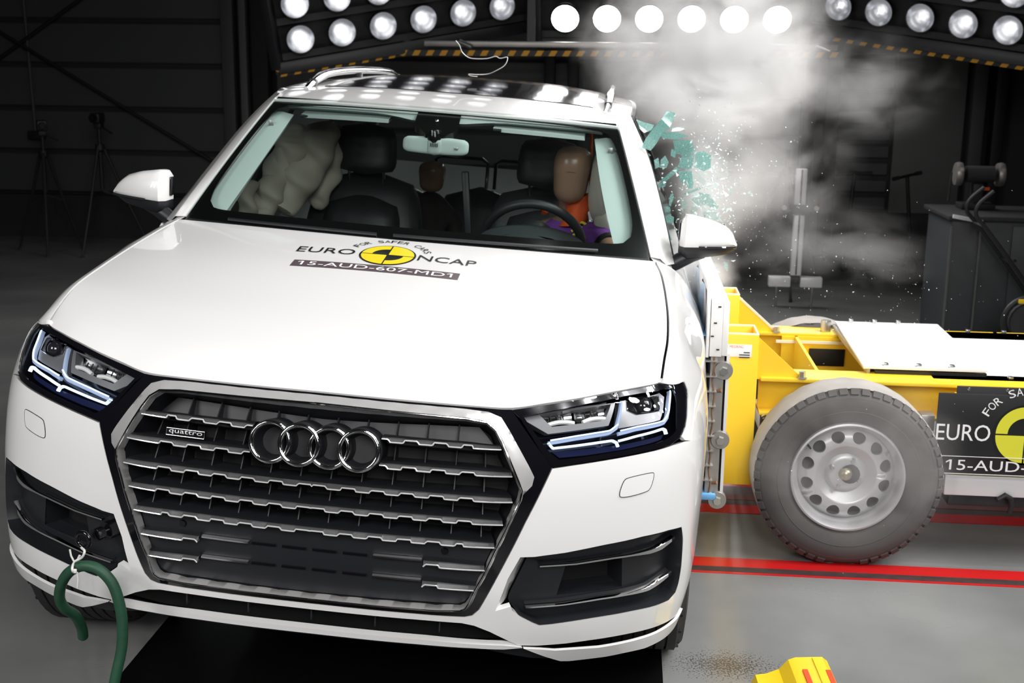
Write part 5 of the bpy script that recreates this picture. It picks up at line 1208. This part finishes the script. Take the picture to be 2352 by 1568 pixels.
tripod(-4.01, 8.15, 1.12, .40, 'black camera tripod near the dark wall, the taller one behind the door mirror', M['black_paint'])
tripod(-4.50, 8.05, 1.05, .32, 'black camera tripod at the edge of the dark wall, smaller and dimmer', M['black_paint'], rz=.5)
tripod(2.00, 7.0, 1.12, .42, 'black tripod standing behind the pale column stand in the haze', M['black_paint'], False, .2)
ls = tag(empty('column_stand', (2.03, 6.4, 0)), 'pale aluminium column on a split foot, standing in the haze', 'stand')
for z0, z1 in ((.24, .70), (.76, 1.02)):
    MB().box((0, 0, (z0 + z1) / 2), (.075, .06, z1 - z0), .004).obj('column', M['alu_plate'], ls)
    MB().box((.0, -.031, (z0 + z1) / 2), (.012, .003, z1 - z0 - .01)).obj('groove', M['black_trim'], ls)
MB().box((0, -.01, .725), (.13, .10, .075), .01).obj('clamp', M['black_paint'], ls)
for sx in (-1, 1):
    MB().box((sx * .115, 0, .19), (.16, .07, .075), .006).obj('foot_block', M['alu_plate'], ls); MB().cyl((sx * .13, 0, .16), (sx * .13, 0, .0), .008, n=8).obj('levelling_foot', M['steel'], ls)
    MB().tube([(sx * .115, -.04, .74), (sx * .115, -.06, .74)], .018, 12).obj('clamp_knob', M['steel'], ls)
MB().box((0, 0, .20), (.06, .05, .05)).obj('joint', M['black_paint'], ls)
MB().tube(crsp([(-.06, -.04, .72), (-.13, -.05, .68), (-.13, -.05, .55), (-.08, -.04, .52)], 6), .006, 6).obj('cable', M['black_paint'], ls)
def scooter(x, y, lean, rz, label):
    o = tag(empty('kick_scooter', (x, y, .0), (0, lean, rz)), label, 'scooter', 'kick scooters by the wall')
    MB().tube([(0, 0, .09), (0, 0, .86)], .016, 10).obj('steering_post', M['black_paint'], o)
    MB().tube([(-.13, 0, .87), (.13, 0, .87)], .012, 10).obj('handlebar', M['black_paint'], o)
    for sx in (-1, 1): MB().tube([(sx * .09, 0, .87), (sx * .15, 0, .87)], .017, 10).obj('grip', M['rubber'], o)
    MB().box((.0, .32, .085), (.11, .56, .02), .006).obj('deck', M['black_paint'], o); MB().tube([(0, .0, .30), (0, .10, .10)], .014, 8).obj('brace', M['black_paint'], o)
    for y_ in (0, .64):
        wl_ = MB().lathe([(.06, -.012), (.085, -.014), (.09, 0), (.085, .014), (.06, .012)], (0, y_, .09), (1, 0, 0), 20).obj('wheel', M['rubber'], o)
        MB().lathe([(0, -.01), (.06, -.008), (.06, .008), (0, .01)], (0, y_, .09), (1, 0, 0), 14).obj('hub', M['steel'], wl_)
scooter(2.67, 8.05, .04, .1, 'kick scooter with upright post, parked by the slatted wall'); scooter(3.24, 8.0, -.16, .5, 'kick scooter with slanting post, leaning in front of the pale door')
cb = tag(empty('workbench', (3.31, 5.3, 0)), 'grey metal workbench cabinet with pale top edge in the dark hall', 'cabinet')
MB().box((.03, .32, .40), (1.0, .62, .80), .01).obj('carcass', M['cabinet'], cb); MB().box((.03, .31, .815), (1.06, .70, .03), .006).obj('worktop', M['wall_dark'], cb)
MB().box((.20, .0, .44), (.58, .014, .66), .004).obj('door', M['cabinet'], cb); MB().lathe([(0, .01), (.008, .01), (.009, 0)], (-.06, -.008, .55), (0, -1, 0), 10).obj('knob', M['black_trim'], cb)
MB().bar((-.48, -.05, .83), (-.30, -.06, .80), .03, .022).obj('worktop_edge', M['alu_plate'], cb)
for x in (-.47, -.29): MB().box((x, -.005, .41), (.012, .01, .70)).obj('panel_edge', M['wall_door'], cb)
ht = tag(empty('hand_truck', (3.1, 4.95, 0)), 'black tubular hand truck leaning in front of the grey workbench', 'hand truck')
MB().tube(crsp([(-.12, 0, 1.02), (-.20, 0, .94), (-.21, 0, .87), (-.15, 0, .80), (.03, 0, .58), (.20, 0, .36), (.40, 0, .09)], 6), .013, 8).obj('side_tube', M['black_paint'], ht)
MB().tube(crsp([(-.11, .25, 1.02), (-.19, .25, .94), (-.20, .25, .87), (-.14, .25, .80), (.04, .25, .58), (.21, .25, .36), (.41, .25, .09)], 6), .013, 8).obj('side_tube', M['black_paint'], ht)
for x, z in ((.03, .58), (.20, .36), (-.15, .80)): MB().cyl((x, 0, z), (x, .25, z), .009, n=8).obj('cross_tube', M['black_paint'], ht)
MB().box((.46, .125, .02), (.24, .3, .01)).obj('toe_plate', M['black_paint'], ht)
for y_ in (-.04, .29): MB().lathe([(.05, -.02), (.085, -.024), (.09, 0), (.085, .024), (.05, .02)], (.37, y_, .091), (0, 1, 0), 20).obj('wheel', M['rubber'], ht)
vm = tag(empty('bench_grinder', (3.03, 5.72, .83)), 'dark grinding machine standing on the grey workbench', 'machine')
MB().box((.06, 0, .02), (.22, .16, .04), .006).obj('base', M['black_paint'], vm); MB().box((.06, 0, .10), (.07, .08, .14), .008).obj('pedestal', M['black_paint'], vm)
MB().tube([(-.02, 0, .23), (.16, 0, .23)], .055, 18).obj('motor', M['wall_dark'], vm)
for x in (-.07, .20): MB().lathe([(0, -.02), (.075, -.02), (.08, 0), (.075, .02), (0, .02)], (x, 0, .23), (1, 0, 0), 24).obj('grinding_wheel', M['steel'], vm)
MB().tube([(-.12, -.03, .24), (-.13, -.04, .05)], .007, 8).obj('lever', M['black_paint'], vm); MB().box((.10, -.06, .14), (.05, .01, .02)).obj('switch', M['orange'], vm)
hr = tag(empty('hose_reel', (3.13, 4.55, 0)), 'dark reel with a yellow tag beyond the white trolley deck', 'reel')
MB().tube([(.14 * math.cos(a), 0, .30 + .14 * math.sin(a)) for a in np.linspace(0, 2 * PI, 28, endpoint=False)], .018, 8, closed=True).obj('reel_rim', M['black_paint'], hr)
MB().lathe([(0, -.03), (.11, -.03), (.11, .03), (0, .03)], (0, 0, .30), (0, 1, 0), 20).obj('drum', M['wall_dark'], hr); MB().box((0, 0, .08), (.24, .16, .16), .02).obj('stand', M['black_paint'], hr); MB().box((-.05, -.03, .425), (.05, .02, .025), .004).obj('tag', M['chock_yellow'], hr)
# ------------------------------------------------------------------ small things near the impact
wire = tag(MB().tube(crsp([(.016, 2.6, 1.83), (.031, 2.61, 1.809), (.041, 2.62, 1.782), (.069, 2.62, 1.76), (.106, 2.61, 1.755), (.153, 2.6, 1.757), (.188, 2.59, 1.766), (.209, 2.58, 1.758), (.241, 2.57, 1.762), (.230, 2.57, 1.73), (.191, 2.58, 1.706), (.154, 2.6, 1.692), (.107, 2.61, 1.689), (.069, 2.62, 1.690), (.080, 2.62, 1.683), (.107, 2.62, 1.680)], 6), .0020, 6).obj('wire', M['alu_plate'], None), 'thin curled bright wire flying above the roof of the car', 'wire')
ck = tag(empty('wheel_chock', (1.30, .47, 0), (0, 0, .05)), 'yellow wedge chock with red stripes on the grey floor', 'chock')
pr = [(-.14, .0), (-.125, .035), (-.095, .04), (-.06, .055), (-.035, .085), (-.015, .093), (.06, .097), (.075, .085), (.11, .0)]
b = MB(); b.prism(pr, -.14, .06, 1); b.obj('body', M['chock_yellow'], ck, 20)
for x in (-.012, .052):
    MB().prism([(x, .0), (x + .022, .0), (x + .016, .0985), (x + .002, .0985)], -.1425, -.02, 1).obj('red_stripe', M['chock_red'], ck)
MB().prism([(.026, .0), (.048, .0), (.046, .1), (.03, .1)], -.150, .05, 1).obj('rib', M['chock_yellow'], ck)
MB().lathe([(0, .003), (.004, .002), (.005, 0)], (0, -.1425, .045), (0, -1, 0), 8).obj('rivet', M['zinc'], ck)
SHARDS = [[(0.899,1.817,1.576),(0.927,1.808,1.569),(0.922,1.802,1.54),(0.911,1.8,1.518),(0.88,1.815,1.546)],[(0.882,1.883,1.544),(0.914,1.871,1.512),(0.888,1.883,1.495),(0.869,1.893,1.458),(0.846,1.904,1.426),(0.813,1.917,1.435),(0.828,1.909,1.472),(0.855,1.896,1.51)],[(0.789,1.937,1.538),(0.855,1.91,1.52),(0.848,1.91,1.501),(0.819,1.917,1.49),(0.802,1.926,1.504)],[(0.873,1.926,1.493),(0.939,1.919,1.494),(0.986,1.913,1.481),(0.96,1.916,1.472),(0.931,1.919,1.467),(0.89,1.924,1.47)],[(0.924,1.986,1.507),(0.965,1.99,1.511),(0.974,1.989,1.497),(0.924,1.983,1.493)],[(0.934,2.088,1.453),(1.005,2.073,1.458),(1.024,2.063,1.412),(0.965,2.075,1.402),(0.944,2.08,1.405)],[(0.966,2.09,1.401),(1.016,2.076,1.411),(1.017,2.083,1.393),(0.971,2.093,1.391)],[(1.01,1.899,1.423),(1.042,1.892,1.428),(1.07,1.889,1.412),(1.07,1.895,1.367),(1.046,1.902,1.354),(1.011,1.907,1.369)],[(0.959,1.923,1.402),(1.007,1.927,1.402),(1.004,1.928,1.363),(0.986,1.926,1.357),(0.948,1.923,1.366)],[(0.945,1.941,1.365),(0.961,1.932,1.358),(0.914,1.948,1.314),(0.866,1.963,1.265),(0.877,1.961,1.291),(0.913,1.951,1.334)],[(0.886,1.952,1.388),(0.902,1.948,1.405),(0.915,1.939,1.381),(0.907,1.939,1.36),(0.883,1.949,1.359)],[(0.813,2.042,1.414),(0.828,2.038,1.416),(0.851,2.029,1.399),(0.816,2.039,1.387)],[(0.824,2.008,1.374),(0.85,2.015,1.38),(0.855,2.012,1.353),(0.834,2.004,1.337)],[(1.025,2.035,1.342),(1.065,2.043,1.304),(1.057,2.039,1.287),(1.035,2.034,1.309)],[(0.985,1.864,1.314),(1.0,1.867,1.347),(1.008,1.872,1.31),(1.003,1.871,1.29),(0.99,1.867,1.29)],[(0.968,1.903,1.265),(0.988,1.907,1.275),(1.034,1.918,1.292),(1.038,1.922,1.285),(0.989,1.91,1.267)],[(1.009,1.96,1.243),(1.046,1.955,1.253),(1.068,1.953,1.228),(1.035,1.957,1.215),(1.014,1.959,1.227)],[(1.03,1.909,1.274),(1.072,1.919,1.266),(1.108,1.933,1.219),(1.092,1.932,1.206),(1.053,1.92,1.236)],[(1.007,2.034,1.184),(1.014,2.034,1.206),(1.039,2.028,1.213),(1.036,2.028,1.19),(1.015,2.032,1.176)],[(1.056,2.014,1.187),(1.081,2.014,1.201),(1.116,2.022,1.184),(1.12,2.027,1.162),(1.084,2.025,1.152),(1.059,2.018,1.174)],[(0.909,2.03,1.165),(0.926,2.037,1.175),(0.948,2.04,1.163),(0.947,2.035,1.141),(0.923,2.029,1.14)],[(0.906,1.851,1.224),(0.923,1.857,1.223),(0.928,1.863,1.206),(0.907,1.856,1.202)],[(0.908,1.931,1.126),(0.924,1.927,1.131),(0.938,1.907,1.092),(0.905,1.919,1.093)],[(0.926,1.941,1.26),(0.938,1.944,1.264),(0.939,1.937,1.244),(0.929,1.924,1.216),(0.921,1.925,1.22)],[(0.834,1.98,1.326),(0.847,1.985,1.322),(0.844,1.994,1.291),(0.833,1.988,1.3)],[(0.866,1.985,1.255),(0.887,1.975,1.26),(0.89,1.978,1.243),(0.871,1.987,1.237)],[(1.144,1.994,1.001),(1.158,2.0,0.994),(1.162,2.008,0.971),(1.151,2.004,0.971)],[(0.971,2.049,1.225),(1.005,2.05,1.229),(0.998,2.043,1.204),(0.977,2.041,1.195)],[(0.951,1.886,1.353),(1.001,1.896,1.353),(0.995,1.906,1.303),(0.962,1.898,1.311)],[(0.859,1.884,1.392),(0.875,1.884,1.401),(0.881,1.897,1.367),(0.865,1.897,1.359)],[(0.925,1.942,1.431),(0.942,1.939,1.423),(0.939,1.938,1.398),(0.922,1.941,1.406)],[(0.893,1.974,1.319),(0.914,1.978,1.324),(0.907,1.976,1.286),(0.89,1.973,1.282)]]
# ------------------------------------------------------------------ bursting side glass
def shard_mat():
    m = bpy.data.materials.new('teal_glass'); m.use_nodes = True; nt = m.node_tree; nt.nodes.clear(); N = nt.nodes.new; L = nt.links.new
    o = N('ShaderNodeOutputMaterial'); t = N('ShaderNodeBsdfTransparent'); t.inputs[0].default_value = (.62, .86, .83, 1)
    d = N('ShaderNodeBsdfDiffuse'); d.inputs[0].default_value = (.40, .66, .63, 1); tl = N('ShaderNodeBsdfTranslucent'); tl.inputs[0].default_value = (.50, .76, .72, 1)
    a = N('ShaderNodeMixShader'); a.inputs[0].default_value = .45; b = N('ShaderNodeMixShader'); b.inputs[0].default_value = .52; g = N('ShaderNodeBsdfGlossy'); g.inputs['Roughness'].default_value = .08
    c = N('ShaderNodeMixShader'); 
    tc = N('ShaderNodeTexCoord'); v = N('ShaderNodeTexVoronoi'); v.feature = 'DISTANCE_TO_EDGE'; v.inputs['Scale'].default_value = 110; r = N('ShaderNodeMapRange'); r.inputs[1].default_value = .0; r.inputs[2].default_value = .07; r.inputs[3].default_value = .85; r.inputs[4].default_value = .42
    L(tc.outputs['Object'], v.inputs['Vector']); L(v.outputs['Distance'], r.inputs[0]); L(r.outputs[0], b.inputs[0])
    L(d.outputs[0], a.inputs[1]); L(tl.outputs[0], a.inputs[2]); L(t.outputs[0], b.inputs[1]); L(a.outputs[0], b.inputs[2]); L(schlick(nt, .05), c.inputs[0]); L(b.outputs[0], c.inputs[1]); L(g.outputs[0], c.inputs[2]); L(c.outputs[0], o.inputs[0]); return m
GL = shard_mat()
SHARD_LABELS = ['square teal glass shard at the very top of the burst', 'long slanting teal glass plate below the topmost shard', 'flat dull glass shard beside the roof rail of the car', 'pale glass shard seen edge-on below the slanting plate', 'small teal shard just right of the slanting plate', 'broad teal glass plate in the upper middle of the burst', 'small white glinting shard between two teal plates', 'rounded teal plate standing out farthest over the dark hall', 'teal shard directly under the white glinting one', 'branching strip of teal glass pointing down to the pillar',
    'pale see-through shard left of centre, beside the gap in the burst', 'small corner-shaped shard touching the upper door frame', 'dull shard close to the pillar, level with the white glinting one', 'slim shard curving down along the right edge of the burst', 'upright wedge of glass in the middle of the burst', 'stubby glass bar lying almost level in the middle of the burst', 'broad shard on the right, above the mirror cap', 'slanting shard at the right rim, above the outer end of the mirror', 'blunt glass finger standing just above the mirror cap', 'large flat shard resting just above the outer mirror cap edge', 'round teal lump of glass left of the mirror cap', 'knobbly bit of glass just above the round teal lump', 'tall pale shard below the round teal lump, left of the mirror', 'thin bent splinter hanging above the round teal lump', 'narrow sliver close to the pillar at mid height', 'crumbled bit of glass near the pillar at the foot of the branching strip', 'single sliver falling below the outer end of the mirror', 'faint shard right of the thin bent splinter', 'large clear shard behind the upright wedge', 'small clear shard near the pillar, left of the pale one', 'small shard tucked under the broad upper plate', 'faint narrow shard above the thin bent splinter']
def shard(pts, i):
    P = [Vector(p) for p in pts]; c = sum(P, Vector()) / len(P); n = Vector((0, 0, 0))
    for k in range(len(P)): n += (P[k] - c).cross(P[(k + 1) % len(P)] - c)
    n.normalize(); Q = []
    for k in range(len(P)):             # rough, bitten outline
        a, b = P[k], P[(k + 1) % len(P)]; Q.append(a); m_ = (a + b) / 2; Q.append(m_ + (c - m_) * random.uniform(-.05, .09))
    k = len(Q); v = [p - c + n * .002 for p in Q] + [p - c - n * .002 for p in Q]
    f = [tuple(range(k)), tuple(range(k, 2 * k))[::-1]] + [(j, (j + 1) % k, k + (j + 1) % k, k + j) for j in range(k)]
    o = MB().add(v, f).obj('glass_shard', GL, None, 0); o.location = c
    tag(o, SHARD_LABELS[i] if i < len(SHARD_LABELS) else 'small teal glass shard flying in the lower cloud of broken glass', 'glass shard', 'shards of the burst side window')
for i, s in enumerate(SHARDS): shard(s, i)
# small splinters, too many to count
b = MB(); rg = np.random.default_rng(11)
def splinters(n, c, s, lo, hi, cut=None):
    for _ in range(n):
        p = Vector(rg.normal(0, 1, 3) * s + np.array(c)); q = rg.uniform(lo, hi); V = [p + Vector(rg.normal(0, q, 3)) for _ in range(4)]; b.add(V, [(0, 1, 2), (0, 2, 3), (0, 3, 1), (1, 3, 2)])
splinters(750, (1.06, 1.9, 1.28), (.065, .10, .13), .0012, .0045); splinters(60, (1.06, 1.92, 1.22), (.06, .08, .13), .005, .011); splinters(260, (1.24, 2.0, 1.25), (.12, .2, .18), .0008, .0022)
splinters(90, (1.45, 2.2, 1.0), (.28, .3, .15), .0008, .0022); splinters(120, (1.9, 2.6, .80), (.25, .4, .10), .0008, .0020); splinters(60, (1.5, 1.3, .5), (.35, .25, .35), .0006, .0014)
kind(tag(b.obj('glass_splinters', M['splinter'], None, 0, False), 'cloud of tiny glittering glass splinters around the broken side window', 'splinters'), 'stuff')
# ------------------------------------------------------------------ smoke from the airbags
def smoke_mat(name, dens, scale, cut, seed):
    m = bpy.data.materials.new(name); m.use_nodes = True; nt = m.node_tree; nt.nodes.clear(); N = nt.nodes.new; L = nt.links.new
    o = N('ShaderNodeOutputMaterial'); vs = N('ShaderNodeVolumeScatter'); vs.inputs['Color'].default_value = (.97, .96, .955, 1); vs.inputs['Anisotropy'].default_value = .1
    tc = N('ShaderNodeTexCoord'); mp = N('ShaderNodeMapping'); mp.inputs['Location'].default_value = (seed, seed * .7, 0)
    n = N('ShaderNodeTexNoise'); n.inputs['Scale'].default_value = scale; n.inputs['Detail'].default_value = 4; n.inputs['Roughness'].default_value = .6; n.inputs['Distortion'].default_value = .5
    ln = N('ShaderNodeVectorMath'); ln.operation = 'LENGTH'; fall = N('ShaderNodeMapRange'); fall.interpolation_type = 'SMOOTHSTEP'; fall.inputs[1].default_value = 1.0; fall.inputs[2].default_value = .15; fall.inputs[3].default_value = 0; fall.inputs[4].default_value = 1
    sh = N('ShaderNodeMapRange'); sh.interpolation_type = 'SMOOTHSTEP'; sh.inputs[1].default_value = cut; sh.inputs[2].default_value = cut + .20
    add = N('ShaderNodeMath'); add.operation = 'MULTIPLY_ADD'; add.inputs[1].default_value = .17
    mu = N('ShaderNodeMath'); mu.operation = 'MULTIPLY'; m2 = N('ShaderNodeMath'); m2.operation = 'MULTIPLY'; m2.inputs[1].default_value = dens
    L(tc.outputs['Object'], mp.inputs[0]); L(mp.outputs[0], n.inputs['Vector']); L(tc.outputs['Object'], ln.inputs[0]); L(ln.outputs['Value'], fall.inputs[0])
    L(fall.outputs[0], add.inputs[0]); L(n.outputs['Fac'], add.inputs[2]); L(add.outputs[0], sh.inputs[0]); L(sh.outputs[0], mu.inputs[0]); L(fall.outputs[0], mu.inputs[1]); L(mu.outputs[0], m2.inputs[0]); L(m2.outputs[0], vs.inputs['Density']); L(vs.outputs[0], o.inputs['Volume']); return m
def puff(i, c, s, dens, scale, cut, label):
    bm = bmesh.new(); bmesh.ops.create_icosphere(bm, subdivisions=2, radius=1.02); me = bpy.data.meshes.new('smoke'); bm.to_mesh(me); bm.free()
    o = link('smoke', me, smoke_mat('smoke_%d' % i, dens, scale, cut, i * 3.7)); o.location = c; o.scale = s; kind(tag(o, label, 'smoke', 'smoke of the fired airbags'), 'stuff')
puff(1, (1.14, 2.82, 1.80), (.62, .44, .56), 10.0, 1.9, .47, 'dense white smoke rising over the struck side of the roof')
puff(2, (.70, 3.1, 1.82), (.26, .25, .36), 3.0, 2.0, .50, 'thin grey smoke wisp at the edge of the lit lamps')
puff(3, (1.42, 3.0, 1.28), (.46, .38, .44), 2.2, 1.7, .50, 'thin smoke drifting beside the burst glass')
puff(4, (1.80, 3.2, 1.66), (.52, .35, .32), 1.3, 1.8, .50, 'faint smoke trail in front of the dark hall wall')
puff(5, (1.04, 1.98, .95), (.22, .38, .18), 4.5, 1.9, .46, 'white smoke between the door mirror and the barrier')
puff(6, (1.60, 1.30, .42), (.52, .10, .38), 3.2, 2.2, .49, 'thin smoke drifting in front of the near trolley wheel')
puff(7, (1.75, 3.3, .86), (.64, .42, .28), 1.0, 1.8, .50, 'faint smoke hanging above the far trolley wheel')
puff(8, (1.04, 2.55, 1.57), (.40, .32, .23), 11.0, 1.8, .45, 'white smoke bank hugging the roof edge above the burst glass')
puff(9, (1.14, 2.50, 1.28), (.32, .30, .38), 3.6, 1.6, .46, 'pale smoke behind the burst window glass')
puff(10, (1.06, 1.98, 1.26), (.14, .20, .27), 9.0, 1.8, .44, 'thin white smoke wrapped round the flying glass shards')
